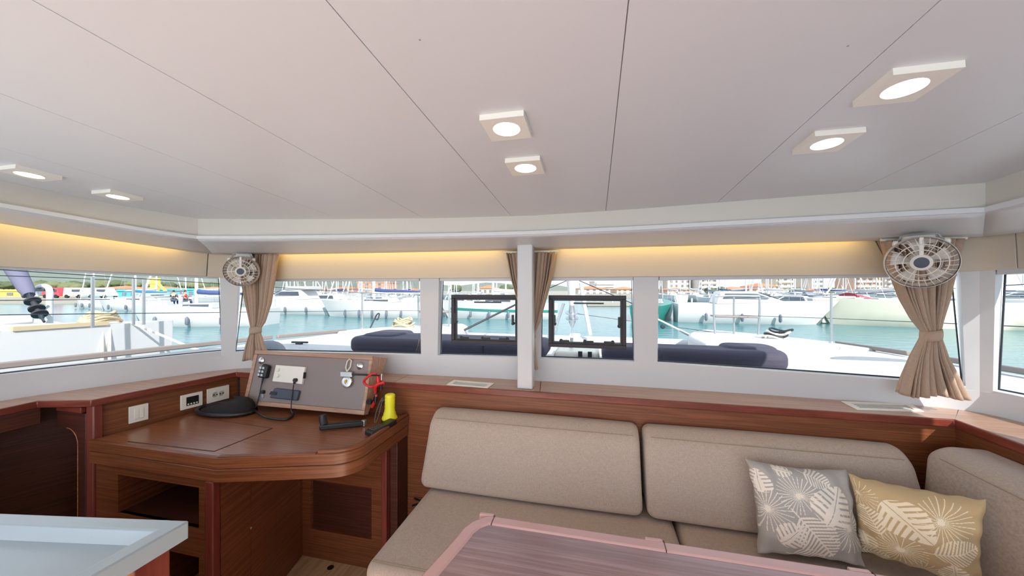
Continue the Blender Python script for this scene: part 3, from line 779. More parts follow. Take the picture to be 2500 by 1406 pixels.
for f in (.36, .64):
    c = a.lerp(b, f); c.z = zc0
    mb = MB(); mb.lathe([(.019, .007), (.019, .0095), (.016, .0095), (.015, .008), (.002, .008)], 20, c, PN); so = mb.build('outlet', 'white_plastic', t, t.location, smooth=True)
    mb = MB(); mb.lathe([(.004, .008), (.003, .0092)], 8, c + PT*.007, PN); mb.lathe([(.004, .008), (.003, .0092)], 8, c - PT*.007, PN); mb.build('pin_hole', 'black_plastic', so, t.location)

# ------------------------------------------------------------------ dash vents
def vent(label, pix, n, flip=0):
    Q = [atz(u, v, ZD) for u, v in pix]      # near-left, near-right, far-right, far-left
    c = sum(Q, Vector()) / 4
    t = thing('air_vent', label, 'vent', (c.x, c.y, ZD), group='vents in the dashboard shelf')
    q = lambda f, g: Q[0].lerp(Q[1], f).lerp(Q[3].lerp(Q[2], f), g)
    z = lambda p, h: Vector((p.x, p.y, ZD + h))
    mb = MB(); e, k = .10, .18
    for (f0, f1, g0, g1) in ((0, 1, 0, k), (0, 1, 1-k, 1), (0, e, k, 1-k), (1-e, 1, k, 1-k)):
        P = [q(f0, g0), q(f1, g0), q(f1, g1), q(f0, g1)]; mb.hexa([z(p, 0) for p in P], [z(p, .004) for p in P])
    mb.build('frame', 'white_plastic', t, t.location, bevel=.001)
    mb = MB(); P = [q(e, k), q(1-e, k), q(1-e, 1-k), q(e, 1-k)]; mb.hexa([z(p, 0.0) for p in P], [z(p, .0005) for p in P]); mb.build('grille_back', 'black_plastic', t, t.location)
    for i in range(n):
        g = k + (1 - 2*k) * (i + .5) / n
        mb = MB(); mb.bar(z(q(e, g), .0010), z(q(1-e, g), .0010), (1-2*k)/n*(Q[3]-Q[0]).length*.45, .0010); mb.build('slat', 'white_plastic', t, t.location)
vent('white slatted air vent in the shelf left of the centre post', ((1090,940),(1191,948),(1207,937),(1108,929)), 4)
vent('large white slatted air vent in the shelf below the right curtain', ((2092,1001),(2256,1006),(2222,987),(2053,981)), 4)

# ------------------------------------------------------------------ sofa
sofa_base = thing('sofa_base', 'wooden plinth carrying the beige corner sofa', 'sofa base', (.3, 1.4, 0))
mb = MB(); mb.prism([(-.70,1.08),(.68,1.08),(.68,-.6),(1.33,-.6),(1.33,1.70),(-.70,1.70)], 0, .44); mb.build('plinth', 'wood_h', sofa_base, sofa_base.location)
mb = MB(); mb.prism([(-.69,1.10),(.70,1.10),(.70,-.55),(1.32,-.55),(1.32,1.69),(-.69,1.69)], .44, .455); mb.build('deck_board', 'wood_dark', sofa_base, sofa_base.location)
ZS = .58
def cushion_part(name, parent, org, outline, z0, z1, r, puff=.006):
    mb = MB(); mb.prism(outline, z0, z1)
    return mb.build(name, 'sofa_linen', parent, org, bevel=r, seg=5, smooth=True, ang=60)
def rounded(x0, x1, y0, y1, r, corners=(1,1,1,1)):
    P = []
    for (cx, cy, a0, k) in ((x0+r, y0+r, 180, corners[0]), (x1-r, y0+r, 270, corners[1]), (x1-r, y1-r, 0, corners[2]), (x0+r, y1-r, 90, corners[3])):
        if k: P += [(cx + r*math.cos(math.radians(a0 + 90*i/6)), cy + r*math.sin(math.radians(a0 + 90*i/6))) for i in range(7)]
        else: P.append({180:(x0,y0),270:(x1,y0),0:(x1,y1),90:(x0,y1)}[a0])
    return P
def seat(label, x0, x1, y0, y1, cr):
    t = thing('seat_cushion', label, 'cushion', ((x0+x1)/2, (y0+y1)/2, .456), group='sofa seat cushions')
    cushion_part('cushion', t, t.location, rounded(x0, x1, y0, y1, .05, cr), .456, ZS, .035)
    mb = MB(); mb.tube([(x0+.02, y0+.030, ZS+.0002), (x1-.02, y0+.030, ZS+.0002)], .0013, 6); mb.build('seam', 'stitch', t, t.location)
    mb = MB(); mb.tube([(x0+.02, y0+.040, ZS+.0002), (x1-.02, y0+.040, ZS+.0002)], .0010, 6); mb.build('seam', 'stitch', t, t.location)
seat('long beige linen seat cushion left of the join, near the chart desk', -.752, .306, 1.03, 1.69, (1,0,0,0))
seat('beige linen seat cushion under the two patterned pillows', .312, 1.31, 1.03, 1.69, (0,0,0,0))
seat('beige linen seat cushion on the right arm of the sofa behind the table', .66, 1.31, -.5, 1.024, (0,0,0,0))
def backrest(label, axis, a0, a1, prof, seams, cr0=.034):
    # profile (depth, z) swept along axis with rounded ends
    t = thing('back_cushion', label, 'cushion', ((a0+a1)/2 if axis == 'x' else 1.25, 1.6 if axis == 'x' else (a0+a1)/2, ZS), group='sofa back cushions')
    cen = Vector((sum(p[0] for p in prof)/len(prof), sum(p[1] for p in prof)/len(prof)))
    rings = []; N = 6
    st = [(a0, None)]
    ends = []
    for i in range(N + 1):
        th = math.pi/2*i/N; ends.append((cr0*(1 - math.sin(th)), cr0*(1 - math.cos(th))))   # along, shrink
    seq = [(a0 + e[0], e[1]) for e in reversed(ends)]
    seq = sorted([(a0 + cr0*(1 - math.sin(math.pi/2*i/N)), cr0*(1 - math.cos(math.pi/2*i/N))) for i in range(N+1)], key=lambda q: q[0])
    seq = [(a0 + cr0*(1-math.cos(math.pi/2*i/N)), cr0*(1-math.sin(math.pi/2*i/N))) for i in range(N+1)]
    mid = [(a0 + cr0 + (a1-a0-2*cr0)*k/12, 0) for k in range(1, 12)]
    seq2 = [(a1 - p[0] + a0, p[1]) for p in reversed(seq)]
    for al, sh in seq + mid + seq2:
        f = (al - a0) / (a1 - a0); pf = .007*math.sin(math.pi*f)**.5 if 0 < f < 1 else 0
        R = []
        for (d, z) in prof:
            v = Vector((d, z)) - cen; L = v.length
            w = cen + v * ((L - sh*.8 + pf*.6) / L)
            R.append((al, w.x, w.y) if axis == 'x' else (w.x, al, w.y))
        rings.append(R)
    mb = MB(); mb.loft(rings); mb.build('cushion', 'sofa_linen', t, t.location, smooth=True, ang=70)
    for path in seams:
        mb = MB(); mb.tube(path, .0012, 6); mb.build('seam', 'stitch', t, t.location)
    return t
def prof_round(P, r, n=5):
    out = []; m = len(P)
    for i in range(m):
        p = Vector(P[i]); a = (Vector(P[i-1]) - p); b = (Vector(P[(i+1) % m]) - p)
        k = min(r[i] if isinstance(r, (list, tuple)) else r, a.length*.45, b.length*.45)
        A = p + a.normalized()*k; B = p + b.normalized()*k
        for j in range(n + 1):
            t = j/n; out.append(tuple(A*(1-t)**2 + p*2*t*(1-t) + B*t*t))
    return out
PB_ = prof_round([(1.482, ZS+.010), (1.69, ZS+.010), (1.697, .895), (1.645, .897), (1.585, .862)], [.03, .03, .02, .04, .05])
sm = lambda x0, x1: [[(x0 + (x1-x0)*k/10, 1.589 - .003*math.sin(math.pi*k/10), .8735) for k in range(11)]]
backrest('wide beige back cushion beside the chart desk', 'x', -.778, .186, PB_, sm(-.75, .16))
backrest('beige back cushion behind the two patterned pillows', 'x', .204, 1.135, PB_, sm(.23, 1.10))
PR_ = prof_round([(1.145, ZS+.010), (1.332, ZS+.010), (1.335, .938), (1.215, .940), (1.165, .910)], [.03, .03, .02, .04, .05])
backrest('beige back cushion along the right wall of the sofa', 'y', -.45, 1.60, PR_, [[(1.158, -.4 + 1.93*k/10, .912) for k in range(11)]])
tt = aty(1018, 1222, 1.69)
tg = thing('seat_strap', 'short black strap end sticking out beside the sofa seat', 'strap', tt)
mb = MB(); mb.bar(tt + Vector((.03, 0, 0)), tt + Vector((-.01, -.01, .016)), .012, .004); mb.bar(tt + Vector((.03, 0, -.005)), tt + Vector((-.022, -.01, -.024)), .012, .004); mb.build('webbing', 'black_cloth', tg, tt)
mb = MB(); mb.bar(tt + Vector((-.006, -.0085, .012)), tt + Vector((-.012, -.0105, .018)), .014, .006); mb.build('buckle', 'black_plastic', tg, tt)

# ------------------------------------------------------------------ patterned pillows
def leafmask(X, Y, leaves):
    M = np.zeros_like(X)
    for (kind, cx, cy, ang, size, n) in leaves:
        a = math.radians(ang); dx, dy = X - cx, Y - cy
        t = (dx*math.cos(a) + dy*math.sin(a)) / size; q = (-dx*math.sin(a) + dy*math.cos(a)) / size
        if kind == 'fan':
            r = np.hypot(t, q); th = np.arctan2(q, t)
            R = 1.0 - .22*np.abs(th)/math.pi + .10*np.cos(n*th)
            m = (np.abs(np.sin(n*th/2))/(n/2)*r < .008 + .010*r) & (r < R) & (np.abs(th) < 2.85)
            m |= (np.abs(q) < .014) & (t < 0) & (t > -.75)
        elif kind == 'fern':
            tt = t - .55*np.abs(q); W = .40*np.clip(np.sin(np.clip(t, 0, 1)*math.pi), 0, 1)**.6
            m = (np.mod(tt*n, 1) < .55) & (np.abs(q) < W) & (t > 0.02) & (t < 1)
            m |= (np.abs(q) < .014) & (t > -.2) & (t < 1)
        else:   # monstera
            W = .48*np.clip(np.sin(np.clip(t, 0, 1)**.75*math.pi), 0, 1)**.75
            tt = t - .35*np.abs(q)
            slot = (np.mod(tt*n, 1) < .36) & (np.abs(q) > .10*(1 + .5*np.sin(n*tt))) 
            m = (np.abs(q) < W) & (t > 0) & (t < 1) & ~slot & (np.abs(q) > .010)
        M = np.maximum(M, m.astype(float))
    return M
def pillow(name, label, corners, ground, ink, leaves, thick=.075, n=230):
    C = [Vector(c) for c in corners]    # BL BR TR TL seen from the front
    cen = sum(C, Vector()) / 4
    nrm = (C[1] - C[0]).cross(C[3] - C[0]).normalized()
    if nrm.y > 0: nrm = -nrm
    U, V = np.meshgrid(np.linspace(0, 1, n+1), np.linspace(0, 1, n+1))
    def surf(sign):
        e = (4*U*(1-U))**.42 * (4*V*(1-V))**.42
        pu = .045*(4*V*(1-V)); pv = .045*(4*U*(1-U))     # edges pulled in between the corners
        u2 = .5 + (U-.5)*(1 - 2*pu*np.abs(2*U-1)); v2 = .5 + (V-.5)*(1 - 2*pv*np.abs(2*V-1))
        h = sign*thick*e*(1 + .06*np.sin(9*U + 3*V) + .05*np.sin(7*V - 5*U + 1)) + .007*np.sin(U*31 + 4*V)*(1-e) + .006*np.sin(V*27 + 2)*(1-e) + .004*np.sin(13*U*V + 5*U)*e 
        P = np.zeros(U.shape + (3,))
        for k in range(3):
            P[..., k] = (C[0][k]*(1-u2)+C[1][k]*u2)*(1-v2) + (C[3][k]*(1-u2)+C[2][k]*u2)*v2 + nrm[k]*h - cen[k]
        return P.reshape(-1, 3)
    F = surf(1.0)
    mback = 24
    me = bpy.data.meshes.new(name)
    idx = np.arange((n+1)*(n+1)).reshape(n+1, n+1)
    q = np.stack([idx[:-1,:-1], idx[:-1,1:], idx[1:,1:], idx[1:,:-1]], -1).reshape(-1, 4)
    me.from_pydata(F.tolist(), [], q.tolist())
    M = leafmask(U, V, leaves).reshape(-1)
    at = me.color_attributes.new('print', 'FLOAT_COLOR', 'POINT')
    g = np.array(rgb(*ground)); k = np.array(rgb(*ink))
    cols = g[None, :]*(1-M[:, None]) + k[None, :]*M[:, None]
    at.data.foreach_set('color', cols.reshape(-1).astype(np.float32))
    me.shade_smooth()
    m = bpy.data.materials.new(name + '_print'); m.use_nodes = True; nt = m.node_tree; b = nt.nodes['Principled BSDF']
    an = nt.nodes.new('ShaderNodeAttribute'); an.attribute_name = 'print'
    nt.links.new(an.outputs['Color'], b.inputs['Base Color']); b.inputs['Roughness'].default_value = .9; b.inputs['Specular IOR Level'].default_value = .15
    tcx = nt.nodes.new('ShaderNodeTexCoord'); nz = nt.nodes.new('ShaderNodeTexNoise'); nz.inputs['Scale'].default_value = 9; nz.inputs['Detail'].default_value = 3
    bp = nt.nodes.new('ShaderNodeBump'); bp.inputs['Strength'].default_value = .5; bp.inputs['Distance'].default_value = .02
    nt.links.new(tcx.outputs['Object'], nz.inputs['Vector']); nt.links.new(nz.outputs['Fac'], bp.inputs['Height']); nt.links.new(bp.outputs[0], b.inputs['Normal'])
    me.materials.append(m)
    root = thing(name, label, 'pillow', cen, group='patterned pillows')
    o = bpy.data.objects.new('front_cover', me); col.objects.link(o); o.parent = root
    n2 = 30
    U, V = np.meshgrid(np.linspace(0, 1, n2+1), np.linspace(0, 1, n2+1))
    B = surf(-1.0); me2 = bpy.data.meshes.new('back_cover')
    idx = np.arange((n2+1)*(n2+1)).reshape(n2+1, n2+1)
    q = np.stack([idx[:-1,:-1], idx[1:,:-1], idx[1:,1:], idx[:-1,1:]], -1).reshape(-1, 4)
    me2.from_pydata(B.tolist(), [], q.tolist()); me2.shade_smooth(); me2.materials.append(mat(name + '_plain', ground, .9, spec=.15))
    o2 = bpy.data.objects.new('back_cover', me2); col.objects.link(o2); o2.parent = root
    return root
pillow('grey_leaf_pillow', 'grey square pillow printed with pale palm and monstera leaves',
       [atz(1848,1348,.592), atz(2112,1384,.592), aty(2068,1146,1.500), aty(1821,1120,1.475)],
       (172, 168, 164), (232, 224, 212),
       [('fan', .40, .68, 120, .21, 30), ('mon', .60, .42, 62, .46, 7), ('fan', .07, .50, -25, .23, 26), ('mon', .17, .16, 42, .32, 7), ('fern', .36, .46, -52, .50, 12),
        ('fan', .83, .40, -95, .24, 26), ('fern', .50, .96, -30, .26, 9), ('mon', .04, .66, 88, .26, 6), ('mon', .22, .97, -8, .18, 5), ('fern', .30, .03, -15, .34, 10)])
pillow('tan_leaf_pillow', 'tan square pillow printed with pale palm and monstera leaves leaning in the corner',
       [atd(2085,1336,1.215), atd(2402,1440,1.045), atd(2410,1221,1.015), atd(2072,1158,1.22)],
       (192, 168, 130), (234, 222, 196),
       [('mon', .24, .82, -42, .48, 8), ('fan', .66, .76, -20, .24, 26), ('fern', .20, .42, 118, .32, 10), ('fan', .36, .30, -100, .22, 30), ('fern', .60, .38, 20, .38, 12), ('mon', .80, .02, 100, .28, 7),
        ('mon', .03, .34, -70, .24, 6), ('fan', .04, .82, 10, .16, 22), ('fan', .55, .02, 100, .18, 24), ('fern', .03, .06, 15, .26, 9)])

# ------------------------------------------------------------------ table
ZTB = .82
tb = thing('saloon_table', 'wooden saloon table with paler raised border in front of the sofa', 'table', (.15, .6, 0))
TO = tuple(tb.location)
tl = [tuple(atz(u, v, ZTB)[:2]) for u, v in ((1040,1406),(1112,1312),(1130,1290),(1152,1273),(1186,1260))]
X1 = .98
outl = [(-.42, -.35)] + [(tl[0][0]-.012, tl[0][1])] + tl[1:] + [(-.30, 1.022), (.90, 1.022), (.95, 1.0), (X1, .95), (X1, -.35)]
outl = outl[::-1]
mb = MB(); mb.prism(inset(outl, .036), ZTB - .03, ZTB - .002); mb.build('top', 'wood_table', tb, TO)
mb = MB(); ribbon(mb, outl + [outl[0]], ZTB - .035, ZTB + .002, .038)
mb.build('border', 'table_rim', tb, TO, bevel=.006)
for x in (-.315, .155, .62):
    mb = MB(); mb.box(x - .022, x + .022, 1.018, 1.030, ZTB - .03, ZTB + .0025); mb.build('border_joint', 'table_rim', tb, TO, bevel=.002)
for x in (-.29, .18, .645):
    mb = MB(); mb.box(x - .001, x + .001, .984, 1.0235, ZTB - .01, ZTB + .0028); mb.build('joint_gap', 'wood_dark', tb, TO)
mb = MB(); mb.lathe([(.22, 0), (.22, .012), (.06, .03), (.05, .06), (.05, ZTB - .06), (.12, ZTB - .035)], 28, (.28, .35, 0)); mb.build('pedestal', 'steel', tb, TO, smooth=True)

# ------------------------------------------------------------------ galley counter
gc = thing('galley_counter', 'pale solid galley worktop with raised rim on a wooden unit, lower left', 'counter', (-1.5, .2, 0))
GO = tuple(gc.location)
c0 = atz(462, 1270, .90); c1 = atz(0, 1252, .90); dd = (c1 - c0).normalized(); far = c0 + dd*1.2
gout = [(far.x, -.6), (c0.x + .004, -.6), (c0.x, c0.y), (far.x, far.y)]
mb = MB(); mb.prism(inset(gout, .045), .85, .868); mb.build('worktop', 'counter', gc, GO)
mb = MB()
ins = inset(gout, .040); ins2 = inset(gout, .052)
n = 4
vs = [(*p, .856) for p in gout] + [(*p, .90) for p in gout] + [(*p, .90) for p in ins] + [(*p, .868) for p in ins2]
fs = [(k*n+i, k*n+(i+1) % n, (k+1)*n+(i+1) % n, (k+1)*n+i) for k in range(3) for i in range(n)]
mb.add(vs, fs); mb.build('rim', 'counter', gc, GO, bevel=.004)
g2 = inset(gout, .03)
mb = MB(); mb.prism([g2[0], (g2[1][0], g2[1][1]), (g2[2][0], g2[2][1] - .04), (g2[3][0], g2[3][1])], 0, .856); mb.build('unit', 'wood_light', gc, GO)
mb = MB(); mb.prism([(g2[2][0] - .05, g2[2][1] - .075), (g2[2][0] + .003, g2[2][1] - .062), (g2[2][0] + .003, g2[2][1] + .012), (g2[2][0] - .05, g2[2][1] + .004)], 0, .856); mb.build('corner_post', 'wood_post', gc, GO, bevel=.004)
# ------------------------------------------------------------------ downlights
def downlight(u, v, label, r=1.0):
    n = Vector((0, .0694, 1)).normalized(); p = hit(u, v, (0, 0, 1.918 - .008), n)
    t = thing('downlight', label, 'downlight', p, group='square ceiling downlights')
    M = Matrix.Translation(p) @ Vector((0, 0, 1)).rotation_difference(n).to_matrix().to_4x4()
    h = .048; ri = .030; nseg = 32
    sq = []
    for k in range(nseg):
        a = 2*math.pi*k/nseg; cx, sy = math.cos(a), math.sin(a); q = h / max(abs(cx), abs(sy)); sq.append((cx*q, sy*q))
    ci = [(ri*math.cos(2*math.pi*k/nseg), ri*math.sin(2*math.pi*k/nseg)) for k in range(nseg)]
    mb = MB(); mb.M = M
    vs = [(x, y, .009) for x, y in sq] + [(x, y, -.004) for x, y in sq] + [(x, y, -.004) for x, y in ci] + [(x, y, .004) for x, y in ci]
    fs = [(k*nseg+i, k*nseg+(i+1) % nseg, (k+1)*nseg+(i+1) % nseg, (k+1)*nseg+i) for k in range(3) for i in range(nseg)]
    mb.add(vs, fs); mb.build('bezel', 'white_plastic', t, p)
    mb = MB(); mb.M = M; mb.lathe([(ri*.99, .0025), (ri*.99, .004)], 32); mb.build('lens', 'lamp_glow', t, p)
for u, v, l in ((72, 425, 'lit square downlight nearest the left edge of the ceiling'), (288, 479, 'lit square downlight above the left window, nearer the front'),
                (1237, 312, 'lit square downlight in the middle of the ceiling, larger of the pair'), (1283, 408, 'lit square downlight in the middle of the ceiling, smaller of the pair'),
                (2207, 212, 'lit square downlight at upper right, largest of all'), (2018, 348, 'lit square downlight at right, near the right fan')):
    downlight(u, v, l)
for u, v in ((1025, 97), (2070, 112)):
    n = Vector((0, .0694, 1)).normalized(); p = hit(u, v, (0, 0, 1.918), n)
    mb = MB(); mb.lathe([(.0016, -.0006), (.0016, .002)], 10, p); 
    tag(mb.build('screw_cap', 'groove', org=p), 'tiny screw cap in the ceiling panel %s' % ('left of the centre seam' if u < 1500 else 'near the right seam'), 'screw cap')

# ------------------------------------------------------------------ curtains
def curtain(name, label, stations, folds, tie_z, seed, tie_r, y_of, groupname='beige tied curtains'):
    """stations: (z, x left, x right, fold amplitude)"""
    rnd = random.Random(seed)
    st = sorted(stations, key=lambda q: -q[0])
    zs = [q[0] for q in st][::-1]
    f = lambda z, k: float(np.interp(z, zs, [q[k] for q in st][::-1]))
    ph = [rnd.uniform(.55, 1.35) for _ in range(folds + 2)]
    cum = np.concatenate([[0], np.cumsum(ph)]); cum /= cum[-1]
    amp = [rnd.uniform(.6, 1.25) for _ in range(folds + 3)]
    ztop, zbot = st[0][0], st[-1][0]
    cx = (st[0][1] + st[0][2]) / 2
    root = thing(name, label, 'curtain', (cx, y_of(cx, ztop), zbot), group=groupname)
    def fn(a, b):
        z = ztop + (zbot - ztop) * b
        xl, xr, am = f(z, 1), f(z, 2), f(z, 3)
        i = int(np.searchsorted(cum, a, 'right') - 1); i = min(max(i, 0), len(cum) - 2)
        loc = (a - cum[i]) / (cum[i+1] - cum[i])
        y = am * amp[i] * (math.cos(2*math.pi*loc)) 
        x = xl + (xr - xl) * a + am * .35 * math.sin(2*math.pi*loc + i)
        # gather strongest at the tie
        return (x, y_of(x, z) + y, z + .006*math.sin(a*9 + seed) * (1 if b > .9 else 0))
    mb = MB(); mb.grid(fn, folds * 12, 44); mb.build('cloth', 'curtain_cloth', root, root.location, smooth=True, ang=180, solid=.0016)
    if tie_z:
        xl, xr = f(tie_z, 1), f(tie_z, 2); c = (xl + xr)/2; y0 = y_of(c, tie_z)
        hw = (xr - xl)/2 + .006; hd = f(tie_z, 3)*1.35 + .006
        R = []
        for (dz, k) in ((-.020, .97), (-.010, 1.03), (.010, 1.03), (.020, .97)):
            R.append([(c + hw*k*math.cos(a), y0 + hd*k*math.sin(a), tie_z + dz + .006*math.cos(a)) for a in [2*math.pi*i/28 for i in range(28)]])
        mb = MB(); mb.loft(R, False); mb.build('tieback', 'curtain_cloth', root, root.location, smooth=True, ang=60, solid=.003)
    mb = MB(); mb.tube([(st[0][1] - .01, y_of(st[0][1], ztop) + .0, ztop + .004), (st[0][2] + .01, y_of(st[0][2], ztop), ztop + .004)], .006, 8); mb.build('track', 'white_plastic', root, root.location)
    return root
def wally(x): # wall Y at X on the front
    i = np.argmin(np.where(WC[:,1] > 1.5, abs(WC[:,0]-x), 9)); return float(WC[i, 1])
def cst(pts, Y, amps):
    out = []
    for (ul, ur, v), am in zip(pts, amps):
        a = aty(ul, v, Y); b = aty(ur, v, Y); out.append((a.z, a.x, b.x, am))
    return out
# right curtain
YC = 1.745
pts = [(2158, 2352, 588), (2178, 2330, 660), (2205, 2312, 730), (2232, 2296, 780), (2256, 2290, 812), (2252, 2294, 824), (2230, 2310, 870), (2210, 2340, 925), (2200, 2362, 962)]
curtain('tied_curtain', 'wide beige curtain tied in the middle behind the right fan', cst(pts, YC, [.026, .027, .026, .022, .016, .016, .022, .030, .033]), 9, aty(2272, 818, YC).z, 3, .03, lambda x, z: YC)
# left curtain
YL = 1.715
pts = [(592, 678, 622), (590, 668, 690), (600, 660, 740), (610, 646, 785), (613, 636, 800), (613, 634, 808), (604, 642, 835), (597, 650, 860), (594, 656, 879)]
curtain('tied_curtain', 'narrow beige curtain tied in the middle behind the left fan', cst(pts, YL, [.019, .019, .017, .013, .010, .010, .015, .019, .020]), 9, aty(624, 806, YL).z, 5, .03, lambda x, z: YL)
# centre curtain behind the post
YM = 1.815
pts = [(1234, 1358, 618), (1246, 1346, 680), (1262, 1332, 730), (1276, 1318, 780), (1286, 1304, 815), (1287, 1303, 822), (1284, 1306, 850), (1280, 1308, 880), (1278, 1312, 898)]
curtain('tied_curtain', 'beige curtain gathered behind the white centre post', cst(pts, YM, [.020, .020, .018, .014, .009, .009, .011, .012, .012]), 12, aty(1295, 818, YM).z, 9, .03, lambda x, z: YM)

# ------------------------------------------------------------------ fans
def fan(label, u, v, Y, R, face, topv):
    c = aty(u, v, Y); ax = Vector(face).normalized()
    zb = 1.695
    t = thing('cabin_fan', label, 'fan', (c.x, c.y, zb), group='white cabin fans')
    x = UPV.cross(ax).normalized(); y = ax.cross(x)
    P = lambda a, r, h: c + (x*math.cos(a) + y*math.sin(a))*r + ax*h
    o = t.location
    circ = lambda r, h, n=40: [P(2*math.pi*i/n, r, h) for i in range(n)]
    # shroud ring, open at back
    mb = MB()
    prof = [(R*1.0, .018), (R*1.04, .008), (R*1.03, -.03), (R*.97, -.045), (R*.95, -.045), (R*.99, -.03), (R*1.0, .006), (R*.965, .018)]
    mb.loft([[P(2*math.pi*i/44, r, h) for i in range(44)] for r, h in prof] , False); mb.build('shroud', 'fan_white', t, o, smooth=True)
    # front grille
    mb = MB()
    for r in (.30, .50, .72): mb.tube(circ(R*r, .024), .0016, 6, closed=True)
    g = mb.build('grille_rings', 'fan_white', t, o, smooth=True)
    for k in range(30):
        a = 2*math.pi*k/30
        r1 = .98
        mb = MB(); mb.tube([P(a, R*(.28 if k % 5 == 0 else .62), .024), P(a + .05, R*.85, .022), P(a + .08, R*r1, .015)], .0011, 5); mb.build('grille_spoke', 'fan_white', t, o)
    mb = MB(); mb.bar(P(math.pi/2, R*.25, .024), P(math.pi/2, R*1.0, .016), .011, .004, ax); mb.build('badge_bar', 'fan_white', t, o, bevel=.001)
    mb = MB(); mb.lathe([(R*.30, .018), (R*.30, .026), (R*.24, .029), (R*.215, .028)], 28, c, ax); hub = mb.build('hub_ring', 'fan_white', t, o, smooth=True)
    mb = MB(); mb.lathe([(R*.215, .024), (R*.215, .0285), (R*.10, .030), (.001, .0302)], 24, c, ax); mb.build('hub_badge', 'slate', hub, o, smooth=True)
    # back grille
    mb = MB()
    for r in (.35, .65, .95): mb.tube(circ(R*r, -.045), .0015, 6, closed=True)
    for k in range(12): mb.tube([P(2*math.pi*k/12, R*.2, -.05), P(2*math.pi*k/12, R*.97, -.044)], .0012, 5)
    mb.build('rear_guard', 'fan_white', t, o)
    mb = MB(); mb.lathe([(R*.30, -.045), (R*.34, -.06), (R*.30, -.095), (R*.15, -.10)], 24, c, ax); mb.build('motor', 'fan_white', t, o, smooth=True)
    for k in range(5):
        a0 = 2*math.pi*k/5 + .4; mb = MB()
        mb.grid(lambda a, b: P(a0 + (a - .5)*(.42 + .30*b), R*(.22 + .62*b), -.012 + (a - .5)*.035*(1 - .3*b)), 6, 6)
        mb.build('blade', 'fan_white', t, o, smooth=True, solid=.0018)
    # yoke from the soffit
    top = Vector((c.x, c.y, zb)) - ax*.02
    hw = R*.55
    zt_ = c.z + R*1.0
    q = [P(0, R*.62, -.02) + Vector((0,0,R*.80)), top + x*hw + Vector((0,0,-.012)), top + x*hw*.75 + Vector((0,0,.0)), top - x*hw*.75 + Vector((0,0,.0)), top - x*hw + Vector((0,0,-.012)), P(math.pi, R*.62, -.02) + Vector((0,0,R*.80))]
    mb = MB(); mb.tube([Vector(p) for p in catmull([tuple(p) for p in q], 4)], .0032, 8); mb.build('yoke', 'steel', t, o, smooth=True)
    mb = MB(); mb.hexa([top + x*hw*.9 - ax*.02 - UPV*.035, top - x*hw*.9 - ax*.02 - UPV*.035, top - x*hw*.9 - ax*.06 - UPV*.035, top + x*hw*.9 - ax*.06 - UPV*.035],
                       [top + x*hw*.8 - ax*.02, top - x*hw*.8 - ax*.02, top - x*hw*.8 - ax*.06, top + x*hw*.8 - ax*.06]); mb.build('mount', 'fan_white', t, o, bevel=.006)
    for s in (1, -1):
        mb = MB(); b = c + x*s*R*.62 + UPV*R*.80; mb.lathe([(.011, -.006), (.011, .006), (.006, .009)], 14, b + x*s*.006, x*s); mb.build('knob', 'fan_white', t, o, smooth=True)
fan('white cabin fan on the soffit at the left front corner', 590, 662, 1.62, .082, (.62, -.78, -.10), 615)
fan('white cabin fan on the soffit in front of the right curtain', 2247, 640, 1.60, .090, (-.50, -.85, -.12), 575)
# ------------------------------------------------------------------ outside: materials
ZW = -1.2
mat('hull_white', (200, 200, 200), 0.35)
mat('deck_white', (184, 184, 184), 0.55)
mat('deck_grey', (170, 172, 174), 0.6)
mat('sunpad', (60, 56, 72), 0.75, bump=.3, bscale=40)
mat('toe_rail', (134, 122, 116), 0.6)
mat('hull_teal', (36, 120, 112), 0.35)
mat('hull_cream', (214, 208, 190), 0.4)
mat('hull_navy', (50, 62, 96), 0.4)
mat('glass_dark', (66, 76, 88), 0.2)
mat('antifoul', (70, 130, 136), 0.6)
mat('navy_canvas', (62, 76, 124), 0.85)
mat('blue_canvas', (40, 112, 150), 0.85)
mat('grey_canvas', (130, 134, 146), 0.85)
mat('red_canvas', (190, 70, 82), 0.85)
mat('white_canvas', (214, 212, 208), 0.85)
mat('purple_sail', (104, 102, 124), 0.85)
mat('mast_alu', (204, 206, 208), 0.5)
mat('fender', (96, 104, 116), 0.6)
mat('dock_wood', (168, 142, 112), 0.8, vary=.15)
mat('dock_concrete', (150, 144, 134), 0.85, vary=.1)
mat('turq', (70, 170, 186), 0.6)
mat('warm_wall', (212, 196, 172), 0.85)
mat('white_wall', (214, 210, 204), 0.85)
mat('pink_wall', (206, 170, 146), 0.85)
mat('tower_wall', (200, 186, 172), 0.85)
mat('tile_roof', (196, 120, 84), 0.85, vary=.12, vscale=1.0)
mat('orange_wall', (196, 150, 124), 0.85)
mat('win_dark', (110, 112, 116), 0.4)
mat('hill_green', (108, 116, 104), 0.95, vary=.30, vscale=.05)
mat('leaf_green', (106, 110, 76), 0.95, vary=.30, vscale=.9)
mat('leaf_dark', (80, 92, 62), 0.95, vary=.30, vscale=.9)
mat('trunk', (104, 84, 66), 0.95)
mat('yellow_awning', (214, 192, 90), 0.7)
mat('skin', (206, 160, 132), 0.7)
mat('cloth_red', (196, 50, 62), 0.85)
mat('cloth_dark', (52, 58, 76), 0.85)
mat('cloth_white', (220, 218, 214), 0.85)
mat('rope_tan', (190, 172, 140), 0.85)
mat('orange_buoy', (222, 120, 90), 0.6)
mat('hair', (50, 38, 30), 0.8)

